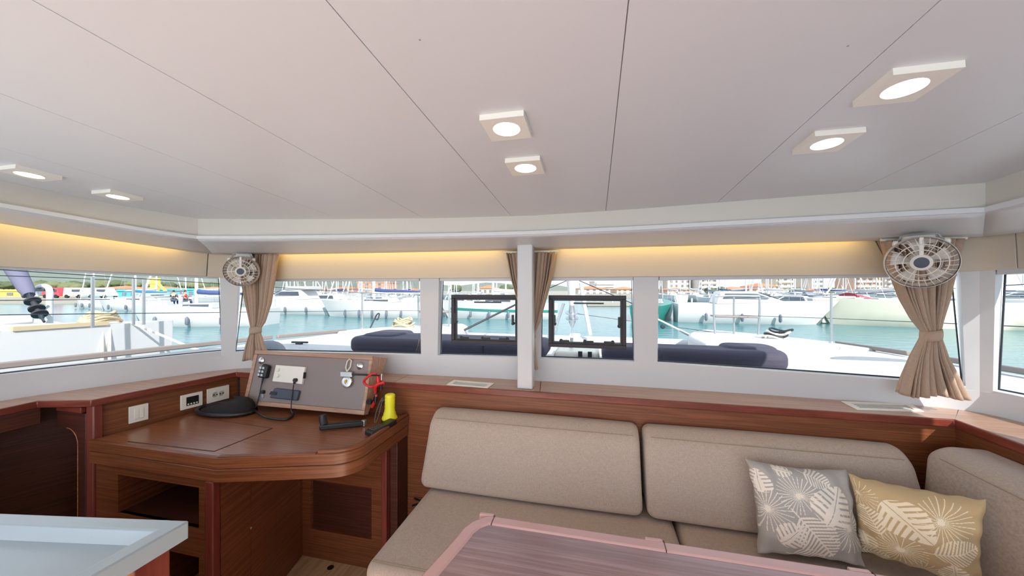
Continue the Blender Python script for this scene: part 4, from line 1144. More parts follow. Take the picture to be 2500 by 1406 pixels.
# water
wm = bpy.data.materials.new('harbour_water'); wm.use_nodes = True; nt = wm.node_tree; b = nt.nodes['Principled BSDF']
b.inputs['Base Color'].default_value = rgb(50, 112, 118); b.inputs['Roughness'].default_value = .16; b.inputs['Specular IOR Level'].default_value = .45
tcx = nt.nodes.new('ShaderNodeTexCoord'); mp = nt.nodes.new('ShaderNodeMapping'); mp.inputs['Scale'].default_value = (.5, 1.6, 1)
nz = nt.nodes.new('ShaderNodeTexNoise'); nz.inputs['Scale'].default_value = 1.4; nz.inputs['Detail'].default_value = 4
bp = nt.nodes.new('ShaderNodeBump'); bp.inputs['Strength'].default_value = .55; bp.inputs['Distance'].default_value = .12
nt.links.new(tcx.outputs['Object'], mp.inputs[0]); nt.links.new(mp.outputs[0], nz.inputs['Vector']); nt.links.new(nz.outputs['Fac'], bp.inputs['Height']); nt.links.new(bp.outputs[0], b.inputs['Normal'])
MATS['harbour_water'] = wm
mb = MB(); mb.box(-400, 400, -60, 500, ZW - .3, ZW)
w_ = mb.build('harbour_water', 'harbour_water', org=(0, 0, ZW)); tag(w_, 'calm turquoise harbour water', 'water'); w_['kind'] = 'stuff'

# ------------------------------------------------------------------ own boat outside the windows
ZDK = .80
XC = -.40
own = thing('own_foredeck', 'white foredeck and twin bows of the boat outside the front windows', 'boat deck', (XC, 4, ZW))
OO = tuple(own.location)
def zdk(x, y): return 1.01 - .055 * max(-2.5, y - 1.5)
mb = MB(); mb.prism([(XC-3.25,-3),(XC-2.32,-3),(XC-2.32,1.96),(XC+2.14,1.96),(XC+2.14,-3),(XC+3.25,-3),(XC+3.25,4.4),(XC-3.25,4.4)], .30, zdk)
mb.build('deck', 'deck_white', own, OO)
for s in (-1, 1):
    P = []
    for i in range(9):
        t = i / 8; y = 4.4 + 3.0*t; w = .80*(1 - t**2.2) + .04
        P.append((w, y))
    cx = XC + s*2.45
    ring = [(cx - w, y) for w, y in P] + [(cx + w, y) for w, y in reversed(P)]
    if s > 0: pass
    mb = MB(); mb.prism(ring[::-1], .25, lambda x, y: zdk(x, y) + .03); mb.build('bow_deck', 'deck_white', own, OO, bevel=.05)
    mb = MB(); mb.prism([(XC + s*3.25 + (0 if s > 0 else 0), -3), (XC + s*2.3, -3), (XC + s*2.3, 4.4), (XC + s*3.25, 4.4)], ZW, .31); mb.build('hull_side', 'hull_white', own, OO)
    mb = MB(); mb.prism([(x*.97 + cx*.03, y) for x, y in ring[::-1]], ZW, .26); mb.build('hull_bow', 'hull_white', own, OO)
mb = MB(); mb.box(XC-1.75, XC+1.75, 4.4, 6.55, .52, .54); mb.build('trampoline', 'deck_grey', own, OO)
mb = MB(); mb.tube([(XC-2.6, 6.65, .52), (XC+2.6, 6.65, .52)], .10, 14); mb.build('crossbeam', 'hull_white', own, OO, smooth=True)
mb = MB(); mb.bar((XC+.02, 4.4, .58), (XC+.02, 7.2, .55), .22, .10); mb.build('centre_beam', 'hull_white', own, OO, bevel=.03)
for (u, v) in ((2150, 888),):
    p = atz(u, v, zdk(2, 4) + .005); mb = MB()
    mb.prism([(p.x + .34*math.cos(a), p.y + .22*math.sin(a)) for a in [2*math.pi*i/24 for i in range(24)]], p.z - .03, p.z + .02)
    mb.build('deck_oval', 'glass_dark', own, OO, bevel=.01)  # low dark oval on the right foredeck
p = atz(2055, 858, .86)
# toe rails
for s, ya, yb, lbl in ((-1, -2.5, 3.35, ''), (-1, 3.42, 4.6, ''), (1, -2.5, 3.9, ''), (1, 4.0, 5.0, '')):
    mb = MB(); mb.bar((XC + s*3.2, ya, zdk(0, ya) + .03), (XC + s*3.2, yb, zdk(0, yb) + .03), .038, .042); mb.build('toe_rail', 'toe_rail', own, OO, bevel=.008)
# stanchions and guard wires
def stanchion(x, y, h=.62):
    z = zdk(x, y); mb = MB(); mb.tube([(x, y, z), (x, y, z + h)], .013, 10); mb.lathe([(.035, 0), (.035, .012), (.018, .05)], 12, (x, y, z)); mb.build('stanchion', 'steel', own, OO, smooth=True)
stanchion(XC-3.18, 4.95); stanchion(XC+3.12, 4.95); stanchion(XC-3.2, -.4); stanchion(XC+3.2, .6)
for s in (-1, 1):
    for hz in (.32, .60):
        ys = [-2.5, -.4 if s < 0 else .6, 4.95, 6.5]
        xs = [XC + s*3.2, XC + s*3.2, XC + s*3.15, XC + s*2.6]
        mb = MB(); mb.tube([(x, y, zdk(0, y) + hz) for x, y in zip(xs, ys)], .0035, 6); mb.build('guard_wire', 'gasket', own, OO)
# pulpit seats
def pulpit(cx, y):
    z = zdk(0, y); mb = MB(); w = .30; h = .62
    for dy in (0, ):
        mb.tube([Vector(p) for p in catmull([(cx-w, y, z), (cx-w-.02, y, z+h*.9), (cx-w+.06, y, z+h), (cx+w-.06, y, z+h), (cx+w+.02, y, z+h*.9), (cx+w, y, z)], 4)], .016, 10)
    mb.tube([(cx, y+.1, z), (cx, y+.1, z+h)], .014, 10); mb.tube([(cx-w, y, z+h*.48), (cx+w, y, z+h*.48)], .014, 10)
    mb.tube([(cx-w, y, z+h), (cx-w*.4, y+.5, z+h), (cx+w*.4, y+.5, z+h), (cx+w, y, z+h)], .016, 10)
    p_ = mb.build('pulpit', 'steel', own, OO, smooth=True)
    mb = MB(); mb.box(cx-w, cx+w, y-.02, y+.26, z+h*.46, z+h*.50); mb.build('pulpit_seat', 'toe_rail', p_, OO, bevel=.01)
pulpit(XC + 2.55, 6.2); pulpit(XC - 2.55, 6.2)
# forestay with furled sail and drum
fs0 = Vector((XC, 6.65, .61)); fs1 = Vector((XC, 1.2, 17.5)); fd = (fs1 - fs0).normalized()
fst = thing('forestay_furler', 'white furled headsail with silver furling drum at the bow crossbeam', 'furler', fs0)
mb = MB(); mb.tube([fs0 + fd*.62, fs0 + fd*.9, fs0 + fd*1.3, fs0 + fd*8], [.045, .07, .11, .13], 12); mb.build('furled_sail', 'white_canvas', fst, fs0, smooth=True)
mb = MB(); mb.tube([fs0, fs0 + fd*.5], .012, 8); mb.build('chainplate', 'steel', fst, fs0)
for h in (.36, .47):
    mb = MB(); mb.lathe([(.03, -.012), (.115, -.006), (.115, .006), (.03, .012)], 20, fs0 + fd*h, fd); mb.build('drum_plate', 'steel', fst, fs0, smooth=True)
mb = MB(); mb.lathe([(.025, .20), (.06, .28), (.06, .48), (.05, .56), (.04, .64)], 16, fs0, fd); mb.build('drum', 'steel', fst, fs0, smooth=True)
tb_ = [atd(1418, 690, 6.3), atd(1425, 735, 6.3), atd(1441, 818, 6.3)]
mb = MB(); mb.tube(tb_, .035, 10); tag(mb.build('bow_strut', 'mast_alu', org=tb_[2], smooth=True), 'white slanting tube right of the furling drum', 'strut')
tb_ = [atd(1376, 740, 6.4), atd(1366, 770, 6.4), atd(1350, 818, 6.4)]
mb = MB(); mb.tube(tb_, .028, 10); tag(mb.build('bow_strut', 'steel', org=tb_[2], smooth=True), 'grey slanting tube left of the furling drum', 'strut')
a = atd(1133, 806, 6.0); b_ = atd(1262, 742, 6.6)
mb = MB(); mb.tube([a, b_], .018, 8); tag(mb.build('boat_hook', 'black_plastic', org=a), 'thin dark pole crossing the view in the left hatch', 'pole')
for (p0, p1, l) in ((atd(1335, 706, 6.5), atd(1386, 684, 6.9), 'taut grey stay rising left of the furled sail'), (atd(1412, 684, 6.9), atd(1600, 765, 5.8), 'taut grey stay falling right of the furled sail'),
                    (atd(1402, 765, 6.5), atd(1750, 812, 6.0), 'thin furling line leading right from the drum')):
    mb = MB(); mb.tube([p0, p1], .008 if 'thin' not in l else .005, 6); tag(mb.build('stay_wire', 'gasket', org=p0), l, 'wire')
ml = [atd(1560, 758, 6.0), atd(1618, 785, 5.8), atd(1660, 806, 5.7), atd(1700, 826, 5.6)]
mt_ = thing('bow_bridle', 'white bridle rope with turnbuckle outside the right front window', 'rope', ml[3])
mb = MB(); mb.tube(ml, .014, 8); mb.build('rope', 'rope_white', mt_, ml[3], smooth=True)
mb = MB(); mb.tube([ml[2], ml[2].lerp(ml[3], .7)], .024, 10); mb.build('turnbuckle', 'steel', mt_, ml[3], smooth=True)
q = atd(1618, 797, 5.8); mb = MB(); mb.lathe([(.02, -.02), (.04, 0), (.02, .02)], 14, q, (0, 1, 0)); mb.build('shackle', 'gasket', mt_, ml[3], smooth=True)
q = atz(1888, 824, zdk(0, 5.6) + .05)
cl = thing('mooring_line', 'coiled black and white mooring line on the right bow', 'rope', q)
for k in range(4):
    mb = MB(); mb.tube([q + Vector((.13*math.cos(a) + .03*k, .09*math.sin(a), .01 + .03*k + .02*math.sin(a*2 + k))) for a in [2*math.pi*i/24 for i in range(24)]], .013, 7, closed=True); mb.build('coil', 'black_plastic' if k % 2 else 'rope_white', cl, q, smooth=True)
q = atz(985, 797, zdk(0, 5.8) + .04)
cl = thing('mooring_line', 'heap of tan mooring rope on the left bow', 'rope', q)
for k in range(5):
    mb = MB(); mb.tube([q + Vector(((.20 - .02*k)*math.cos(a) + .03*math.sin(k*2), (.12)*math.sin(a), .02 + .028*k + .02*math.sin(a*3 + k))) for a in [2*math.pi*i/24 for i in range(24)]], .016, 7, closed=True); mb.build('coil', 'rope_tan', cl, q, smooth=True)
q = atz(918, 778, .95); 
kt = thing('hanging_line', 'dark line knotted on the guard wire outside the left front window', 'rope', atd(918, 768, 5.4))
o = Vector(kt.location)
mb = MB(); mb.tube([Vector(p) for p in catmull([tuple(p) for p in (atd(904, 800, 5.3), atd(914, 780, 5.4), atd(920, 768, 5.4), atd(926, 766, 5.4), atd(922, 780, 5.4), atd(916, 778, 5.4))], 5)], .010, 7); mb.build('line', 'gasket', kt, o, smooth=True)
q = atz(730, 843, zdk(0, 3.6) + .02)
cl = thing('deck_cleat', 'small dark cleat on the shaded left foredeck', 'cleat', q)
mb = MB(); mb.bar(q + Vector((-.09, 0, .03)), q + Vector((.09, .02, .03)), .02, .018); mb.build('horns', 'gasket', cl, q, bevel=.006)
mb = MB(); mb.box(q.x-.03, q.x+.03, q.y-.015, q.y+.02, q.z-.02, q.z+.03); mb.build('base', 'gasket', cl, q)
q = atz(652, 848, zdk(0, 2.7) + .12)
cl = thing('deck_instrument_pod', 'rounded blue-grey pod on the deck beside the left curtain', 'pod', (q.x, q.y, zdk(0, q.y)))
mb = MB(); mb.ball(q + Vector((0,0,-.04)), .12, .12, .09, 18, 10); mb.build('shell', 'grey_canvas', cl, cl.location, smooth=True)
mb = MB(); mb.lathe([(.13, 0), (.13, .03)], 18, (q.x, q.y, zdk(0, q.y) - .005)); mb.build('foot', 'deck_grey', cl, cl.location)

# sunpads in front of the glass
def sunpad(label, x0, x1, side):
    t = thing('sunpad', label, 'sunpad', ((x0+x1)/2, 2.75, .86), group='dark sunpads on the foredeck')
    o = tuple(t.location)
    mb = MB(); mb.prism(rounded(x0, x1, 2.60, 3.05 if side < 0 else 2.88, .12, (side < 0, side > 0, side > 0, side < 0)), .953, 1.085); mb.build('cushion', 'sunpad', t, o, bevel=.05, seg=4)
    xe_ = x0 if side < 0 else x1
    a, b = (xe_, xe_ + .42) if side < 0 else (xe_ - .42, xe_)
    mb = MB(); mb.prism(rounded(a + .05, b - .02, 2.70, 3.12 if side < 0 else 2.95, .1), 1.02, 1.10); mb.build('headrest', 'sunpad', t, o, bevel=.05, seg=4)
    mb = MB(); xm = x0 + (x1 - x0)*(.72 if side < 0 else .3); mb.tube([(xm, 2.598, .86), (xm, 2.598, 1.06)], .006, 6); mb.build('seam', 'black_plastic', t, o)
sunpad('dark purple-grey sunpad outside the left front window', -2.05, -.36, -1)
sunpad('dark purple-grey sunpad outside the right front window', .05, 1.24, 1)
cx_ = (aty(1350, 860, 2.7).x + aty(1465, 860, 2.7).x)/2
lk_ = thing('foredeck_locker', 'cream locker lid between the two sunpads', 'locker', (cx_, 2.9, .86))
mb = MB(); mb.box(cx_-.17, cx_+.17, 2.7, 3.3, .945, 1.02); mb.build('lid', 'hull_cream', lk_, lk_.location, bevel=.03)
for dx in (.03, .10):
    mb = MB(); mb.bar((cx_+dx, 2.69, .95), (cx_+dx, 2.69, 1.03), .03, .02, (0, 1, 0)); mb.build('strap', 'black_plastic', lk_, lk_.location)
mb = MB(); mb.tube([(cx_-.05, 2.9, 1.0), (cx_-.045, 2.9, 1.10)], .014, 10); mb.build('vent_pipe', 'hull_white', lk_, lk_.location, smooth=True)

# ------------------------------------------------------------------ boats
def hull_rings(L, B, F, tran=.78, rake=.07, n=14, zlow=-.4, power=2.1):
    R = []
    for i in range(n + 1):
        t = i / n; x = -L/2 + L*t
        pr = tran + (1 - tran)*math.sin(math.pi/2*min(1, t/.5)) if t < .5 else max(.012, 1 - ((t-.5)/.5)**power)
        hb = B/2*pr; f = F*(1 + .22*t*t)
        pts = [(hb, f), (hb*.97, f*.55), (hb*.86, .0), (hb*.45, zlow)]
        ring = []
        for sgn, seq in ((1, pts), (-1, pts[::-1])):
            for (y, z) in seq:
                ring.append((x + rake*L*(max(0, z)/F)*t**5, sgn*y, z))
        R.append(ring)
    return R
def boat_root(name, label, cat, p, hd, group=None): return thing(name, label, cat, (p[0], p[1], ZW), hd, group)
def sail_yacht(label, p, hd, L=10, B=3.3, F=1.15, hull='hull_white', cover='navy_canvas', bimini=None, mast=13.0, stripe=None, fend=3, group=None, name='sailing_yacht', roll='white_canvas'):
    r = boat_root(name, label, 'boat', p, hd, group)
    mb = MB(); mb.loft(hull_rings(L, B, F)); mb.build('hull', hull, r, smooth=True, ang=50)
    if stripe:
        for s in (1, -1):
            R = hull_rings(L, B*1.004, F); mb = MB()
            k = 1 if s > 0 else 6
            mb.loft([[Vector(q[k]) + Vector((0, s*.012, .10)), Vector(q[k]) + Vector((0, s*.012, -.10)), Vector(q[k]) + Vector((0, 0, -.10)), Vector(q[k]) + Vector((0, 0, .10))] for q in R[:-1]]); mb.build('hull_stripe', stripe, r)
    # coachroof
    x0, x1 = -L*.12, L*.24; w = B*.30; zb = F*1.03; h = .42
    mb = MB(); mb.hexa([(x0,-w,zb),(x1,-w*.55,zb),(x1,w*.55,zb),(x0,w,zb)], [(x0+.1,-w*.85,zb+h),(x1-L*.06,-w*.4,zb+h*.75),(x1-L*.06,w*.4,zb+h*.75),(x0+.1,w*.85,zb+h)])
    c = mb.build('coachroof', 'deck_white', r, bevel=.06)
    for s in (1, -1):
        mb = MB(); mb.hexa([(x0+.3,s*w*.94,zb+.14),(x1-L*.1,s*w*.60,zb+.14),(x1-L*.1,s*w*.52,zb+.14),(x0+.3,s*w*.8,zb+.14)], [(x0+.3,s*w*.90,zb+.30),(x1-L*.1,s*w*.56,zb+.28),(x1-L*.1,s*w*.5,zb+.28),(x0+.3,s*w*.78,zb+.30)])
        mb.build('side_window', 'glass_dark', c)
    xm = L*.08
    mb = MB(); mb.tube([(xm,0,zb), (xm,0,mast*.6), (xm-.05,0,mast)], [.11,.10,.08], 8); mt = mb.build('mast', 'mast_alu', r, smooth=True)
    for zz in (mast*.45, mast*.72):
        mb = MB(); mb.tube([(xm-.1,-.9,zz), (xm,0,zz+.03), (xm-.1,.9,zz)], .025, 6); mb.build('spreader', 'mast_alu', mt)
    zbm = zb + .95
    mb = MB(); mb.tube([(xm-.1,0,zbm), (-L*.36,0,zbm-.05)], .06, 8); bo = mb.build('boom', 'mast_alu', r, smooth=True)
    mb = MB(); mb.tube([(xm-.12,0,zbm+.25), (xm-1,0,zbm+.16), (-L*.18,0,zbm+.12), (-L*.345,0,zbm+.04)], [.17,.16,.13,.07], 10); mb.build('sail_cover', cover, bo, smooth=True)
    mb = MB()
    for s in (1, -1): mb.tube([(xm-.2, s*B*.45, F*1.05), (xm-.1, s*.88, mast*.72), (xm, 0, mast*.97)], .012, 5)
    mb.tube([(-L*.49, 0, F), (xm, 0, mast)], .010, 5); mb.build('shrouds', 'steel', r)
    mb = MB(); mb.tube([(L*.53,0,F*1.25), (L*.50,0,F*1.25+.6), (xm+.1,0,mast*.94)], [.03,.075,.03], 8); mb.build('furled_jib', roll, r, smooth=True)
    mb = MB()
    for s in (1, -1):
        mb.tube([(-L*.46, s*B*.38, F+.55), (-L*.1, s*B*.47, F+.58), (L*.2, s*B*.40, F*1.1+.58), (L*.50, s*.12, F*1.2+.6)], .012, 5)
        for fx, fy in ((-.46,.38),(-.25,.45),(0,.48),(.22,.40),(.40,.2)): mb.tube([(L*fx, s*B*fy, F), (L*fx, s*B*fy, F*1.08+.58)], .012, 5)
    mb.build('guard_rail', 'steel', r)
    if bimini:
        rings = []
        for i in range(7):
            a = -1 + 2*i/6; rings.append([(-L*.44 + L*.20*k/4, a*B*.40, F + 1.75 - .22*a*a - .05*(k-2)**2/4 + d) for k, d in ((0,0),(2,0),(4,0),(4,.03),(2,.03),(0,.03))])
        mb = MB(); mb.loft(rings); bm_ = mb.build('bimini', bimini, r, smooth=True)
        mb = MB()
        for s in (1, -1):
            for fx in (-.43, -.25): mb.tube([(-L*.34, s*B*.40, F), (L*fx, s*B*.40, F+1.53)], .014, 5)
        mb.build('bimini_frame', 'steel', bm_)
    for k in range(fend):
        for s in (1, -1):
            x = -L*.25 + k*L*.5/max(1, fend-1); mb = MB(); y = s*(B*.5 + .10)*(1 if x < L*.12 else .9)
            mb.tube([(x, y, .15), (x, y, .25), (x, y, .62), (x, y, .74)], [.05,.11,.11,.03], 8); mb.build('fender', 'fender', r, smooth=True)
    return r
def motor_yacht(label, p, hd, L=9, B=3.2, F=1.3, hull='hull_white', top='white_canvas', fly=True, group=None, canopy=None):
    r = boat_root('motor_yacht', label, 'boat', p, hd, group)
    mb = MB(); mb.loft(hull_rings(L, B, F, .92, .12, 14, -.4, 2.6)); mb.build('hull', hull, r, smooth=True, ang=50)
    zb = F*1.02; w = B*.40
    mb = MB(); mb.hexa([(-L*.22,-w,zb),(L*.30,-w*.5,zb+.1),(L*.30,w*.5,zb+.1),(-L*.22,w,zb)], [(-L*.18,-w*.82,zb+.95),(L*.06,-w*.66,zb+.95),(L*.06,w*.66,zb+.95),(-L*.18,w*.82,zb+.95)])
    c = mb.build('superstructure', 'hull_white', r, bevel=.08)
    for s in (1, -1):
        mb = MB(); mb.hexa([(-L*.17,s*(w*.93),zb+.40),(L*.16,s*w*.72,zb+.45),(L*.16,s*w*.55,zb+.45),(-L*.17,s*w*.75,zb+.40)], [(-L*.15,s*w*.865,zb+.80),(L*.075,s*w*.70,zb+.80),(L*.075,s*w*.55,zb+.80),(-L*.15,s*w*.7,zb+.80)])
        mb.build('side_window', 'glass_dark', c)
    mb = MB(); mb.hexa([(L*.22,-w*.5,zb+.40),(L*.235,-w*.5,zb+.42),(L*.235,w*.5,zb+.42),(L*.22,w*.5,zb+.40)], [(L*.085,-w*.6,zb+.86),(L*.10,-w*.6,zb+.88),(L*.10,w*.6,zb+.88),(L*.085,w*.6,zb+.86)]); mb.build('windscreen', 'glass_dark', c)
    if fly:
        mb = MB(); mb.box(-L*.26, L*.02, -w*.8, w*.8, zb+.97, zb+1.35); mb.build('flybridge', 'hull_white', r, bevel=.1)
        mb = MB(); mb.tube([(-L*.24,-w*.8,zb+1.3), (-L*.20,-w*.7,zb+2.0), (-L*.20,w*.7,zb+2.0), (-L*.24,w*.8,zb+1.3)], .06, 8); mb.build('radar_arch', 'hull_white', r, smooth=True)
    if canopy:
        mb = MB(); R = []
        for i in range(9):
            a = -1 + 2*i/8; R.append([(-L*.44, a*w*.9, zb+.9-.25*a*a), (-L*.2, a*w*.9, zb+1.25-.3*a*a), (-L*.2, a*w*.9, zb+1.28-.3*a*a), (-L*.44, a*w*.9, zb+.93-.25*a*a)])
        mb.loft(R); mb.build('canopy', canopy, r, smooth=True)
    mb = MB()
    for s in (1, -1): mb.tube([(L*.05, s*B*.46, F+.5), (L*.3, s*B*.34, F*1.1+.55), (L*.52, 0, F*1.2+.6)], .014, 5)
    for s in (1, -1):
        for fx, fy in ((.05,.46),(.2,.41),(.36,.28)): mb.tube([(L*fx, s*B*fy, F), (L*fx, s*B*fy, F*1.1+.52)], .012, 5)
    mb.build('bow_rail', 'steel', r)
    for k in range(3):
        for s in (1, -1):
            x = -L*.3 + k*L*.25; mb = MB(); y = s*(B*.5 + .08); mb.tube([(x,y,.2),(x,y,.3),(x,y,.68),(x,y,.8)], [.05,.11,.11,.03], 8); mb.build('fender', 'fender', r, smooth=True)
    return r
def wl(u, v): return atz(u, v, ZW)          # point on the water at a pixel
D = math.radians
# left window
sail_yacht('white yacht with navy cockpit awning moored broadside, left side window', wl(505, 793), D(196), 9.0, 3.2, 1.2, cover='navy_canvas', bimini='blue_canvas', mast=12)
sail_yacht('white yacht with blue sail cover behind the awning yacht, left side window', wl(345, 757), D(190), 9.5, 3.2, 1.1, cover='blue_canvas', mast=13)
sail_yacht('small white yacht under the turquoise building, left side window', wl(235, 752), D(175), 7.0, 2.5, .9, cover='white_canvas', mast=10)
# second window
motor_yacht('white motor yacht with dark windscreen just right of the left curtain', wl(718, 765), D(184), 9.5, 3.4, 1.5, fly=True)
motor_yacht('low white motor cruiser with a brown boot stripe, second window', wl(800, 758), D(184), 9.0, 3.0, 1.0, fly=False)
sail_yacht('white yacht with navy sail cover and row of fenders, second window', wl(935, 773), D(184), 11, 3.6, 1.3, cover='navy_canvas', fend=5, mast=15)
sail_yacht('white yacht with grey sail cover behind the fendered yacht, second window', wl(925, 755), D(184), 10, 3.3, 1.2, cover='grey_canvas', mast=14)
# centre windows
sail_yacht('white yacht with teal waterline stripe seen through the left hatch', wl(1225, 776), D(186), 10, 3.3, 1.3, cover='white_canvas', stripe='hull_teal', fend=4, mast=14)
motor_yacht('small white launch with orange trim left of the left hatch', wl(1120, 767), D(180), 5.5, 2.2, .8, fly=False, canopy='white_canvas')
# right window
sail_yacht('green hulled yacht at the left end of the right front window', wl(1598, 776), D(72), 9, 3.0, 1.3, hull='hull_teal', cover='navy_canvas', mast=13, fend=0)
motor_yacht('large white motor cruiser with grey side windows, right front window', wl(1812, 787), D(-4), 9.6, 3.3, 1.45, fly=False)
motor_yacht('white speedboat with red canopy behind the pontoon, right front window', wl(2040, 776), D(200), 6.5, 2.4, 1.0, fly=False, canopy='red_canvas')
motor_yacht('white sport boat left of the red canopied one, right front window', wl(1925, 768), D(170), 6.5, 2.4, 1.0, fly=False, canopy='grey_canvas')
sail_yacht('large cream yacht lying bow left beside the right curtain', wl(2292, 797), D(176), 12.5, 4.0, 1.65, hull='hull_cream', cover='white_canvas', mast=17, fend=0)
motor_yacht('white cruiser with teal cover seen in the far right window', wl(2495, 766), D(150), 9, 3.2, 1.3, fly=True, canopy='hull_teal')
# rows packed behind
pr = sail_yacht('white sailing yacht packed in the far rows of masts', (0, 0), 0, 10, 3.2, 1.2, cover='navy_canvas', mast=15, fend=0, group='yachts packed along the far pontoons')
pr2 = sail_yacht('white sailing yacht packed in the far rows of masts', (0, 0), 0, 11, 3.4, 1.3, cover='white_canvas', mast=17, fend=0, group='yachts packed along the far pontoons')
pr3 = sail_yacht('white sailing yacht packed in the far rows of masts', (0, 0), 0, 9, 3.0, 1.1, cover='grey_canvas', mast=13, fend=0, group='yachts packed along the far pontoons')
protos = [pr, pr2, pr3]; used = [False]*3
rr = random.Random(11)
spots = []
for row, row_d, u0, u1, n in (('front', 60, 660, 1060, 6), ('middle', 74, 640, 1240, 11), ('front', 60, 1700, 2560, 12), ('middle', 74, 1600, 2540, 15), ('rear', 88, 620, 1260, 11), ('rear', 88, 1570, 2540, 17), ('quayside', 58, 330, 560, 3)):
    for i in range(n):
        u = u0 + (u1 - u0)*(i + .5)/n + rr.uniform(-6, 6); spots.append((u, row_d + rr.uniform(-.6, .6), row, 'left of the centre post' if u < 1280 else 'right of the centre post', i))
ordn = ['first', 'second', 'third', 'fourth', 'fifth', 'sixth', 'seventh', 'eighth', 'ninth', 'tenth', 'eleventh', 'twelfth', 'thirteenth', 'fourteenth', 'fifteenth', 'sixteenth', 'seventeenth']
cvr = ['navy', 'white', 'grey']
for i, (u, d, row, side, j) in enumerate(spots):
    k = rr.randrange(3)
    o = protos[k] if not used[k] else copy_tree(protos[k]); used[k] = True
    p = atd(u, 703, d); o.location = (p.x, p.y, ZW)
    o.rotation_euler = (0, 0, YAW + D(rr.choice((88, 92, 268, 272))))
    o['label'] = '%s yacht from left, far %s mast row, %s, %s sail cover' % (ordn[j], row, side.replace('the ', ''), cvr[k])

# pontoons
def dock(label, p0, p1, w, h, m='dock_wood'):
    p0 = Vector(p0); p1 = Vector(p1); c = (p0 + p1)/2
    t = thing('pontoon', label, 'pontoon', (c.x, c.y, ZW))
    mb = MB(); mb.bar((p0.x, p0.y, ZW + h/2 + .05), (p1.x, p1.y, ZW + h/2 + .05), w, h); mb.build('deck', m, t, t.location)
    n = max(2, int((p1 - p0).length / 6))
    for i in range(n + 1):
        q = p0.lerp(p1, i/n); mb = MB(); mb.tube([(q.x, q.y, ZW - .3), (q.x, q.y, ZW + h + .7)], .12, 8); mb.build('pile', 'mast_alu', t, t.location)
dock('long pale pontoon behind the boats of the second window', wl(640, 748), wl(1260, 748), 2.0, .5, 'dock_concrete')
dock('long pale pontoon behind the boats of the right front window', wl(1580, 748), wl(2560, 748), 2.0, .5, 'dock_concrete')
dock('low grey pier seen in the right hatch', wl(1430, 747), wl(1560, 747), 2.5, .5, 'dock_concrete')
dk = thing('pontoon_end', 'wooden pontoon end with a cream box beside the red canopied boat', 'pontoon', tuple(wl(2020, 790)))
o = Vector(dk.location); ang = 0.05
mb = MB(); mb.box(o.x-3.2, o.x-.4, o.y, o.y+2.0, ZW+.25, ZW+.75); mb.build('deck', 'dock_wood', dk, o)
mb = MB(); mb.box(o.x-.4, o.x+1.8, o.y-.1, o.y+2.0, ZW+.05, ZW+1.0); mb.build('box', 'hull_cream', dk, o, bevel=.04)
for dx in (-.2, 1.3):
    mb = MB(); mb.box(o.x+dx, o.x+dx+.45, o.y-.13, o.y-.1, ZW+.35, ZW+.85); mb.build('poster', 'blue_canvas', dk, o)

# ------------------------------------------------------------------ neighbouring boat on the left
nb = thing('neighbour_yacht', 'white bow of the yacht moored alongside, left side window', 'boat', (-5.3, 1.0, ZW))
NBO = tuple(nb.location)
def nz_(y): return 1.12 - .02*(y - 2)
prof = [(-6, 1.3), (-2, 1.35), (0.5, 1.15), (1.8, .80), (2.7, .42), (3.25, .12), (3.42, .03)]
cxn = -6.28
rg = []
for y, hw in prof:
    zt2 = nz_(y)
    # the near side stays straight, the far side curves away
    xr_ = -5.02 - max(0, (y - 2.0))*.12; xl_ = xr_ - hw*2
    rg.append([(xr_, y, zt2), (xr_ - .02, y - .03, .2), (xr_ - .06*hw, y - .10, ZW - .2), (xl_ + .06*hw, y - .10, ZW - .2), (xl_ + .02, y - .03, .2), (xl_, y, zt2)])
mb = MB(); mb.loft(rg); mb.build('hull', 'hull_white', nb, NBO, smooth=True, ang=45)
mb = MB(); mb.bar((-5.05, -4, nz_(-4) + .02), (-5.06, 2.0, nz_(2) + .02), .06, .05); mb.bar((-5.06, 2.08, nz_(2) + .015), (-5.12, 2.75, nz_(2.7) + .015), .05, .04); mb.build('cap_rail', 'rope_tan', nb, NBO)
mb = MB(); mb.prism([(-7.2,-3),(-5.6,-3),(-5.6,.6),(-5.9,1.25),(-6.9,1.25),(-7.2,.6)], 1.1, 1.32); mb.build('coachroof', 'deck_white', nb, NBO, bevel=.08)
for (x, y) in ((-5.12, .2), tuple(atz(226, 800, 1.11)[:2]), tuple(atz(326, 796, 1.09)[:2]), tuple(atz(351, 795, 1.09)[:2])):
    mb = MB(); mb.tube([(x, y, nz_(y)), (x, y, nz_(y) + .50)], .014, 8); mb.build('stanchion', 'steel', nb, NBO, smooth=True)
mb = MB()
for h in (.27, .49): mb.tube([(-5.1, -4, nz_(-4)+h), (-5.12, .2, nz_(.2)+h), (-5.14, 2.35, nz_(2.3)+h), (-5.35, 2.9, nz_(2.9)+h)], .004, 5)
mb.build('guard_wire', 'gasket', nb, NBO)
q = Vector((-5.30, 2.80, nz_(2.8) + .01))
for k in range(6):
    mb = MB(); mb.tube([q + Vector(((.10 + .012*(k % 3))*math.cos(a), (.17 - .015*k)*math.sin(a), .02 + .018*k + .015*math.sin(3*a + k))) for a in [2*math.pi*i/22 for i in range(22)]], .014, 7, closed=True); mb.build('rope_coil', 'rope_tan', nb, NBO, smooth=True)
for dy, ey in ((0, .02), (.06, .06), (.25, .85)):
    p0 = Vector((-5.13, 2.72 + dy, nz_(2.8))); p1 = Vector((-3.75 - (0 if dy < .2 else .2), 2.5 + ey*1.0, .60))
    if dy < .2: p1 = Vector((-5.06, 2.66 + dy, .4))
    mb = MB(); mb.tube([p0, p0.lerp(p1, .5) + Vector((.02, 0, -.04)), p1], .013, 7); mb.build('mooring_rope', 'rope_white', nb, NBO, smooth=True)
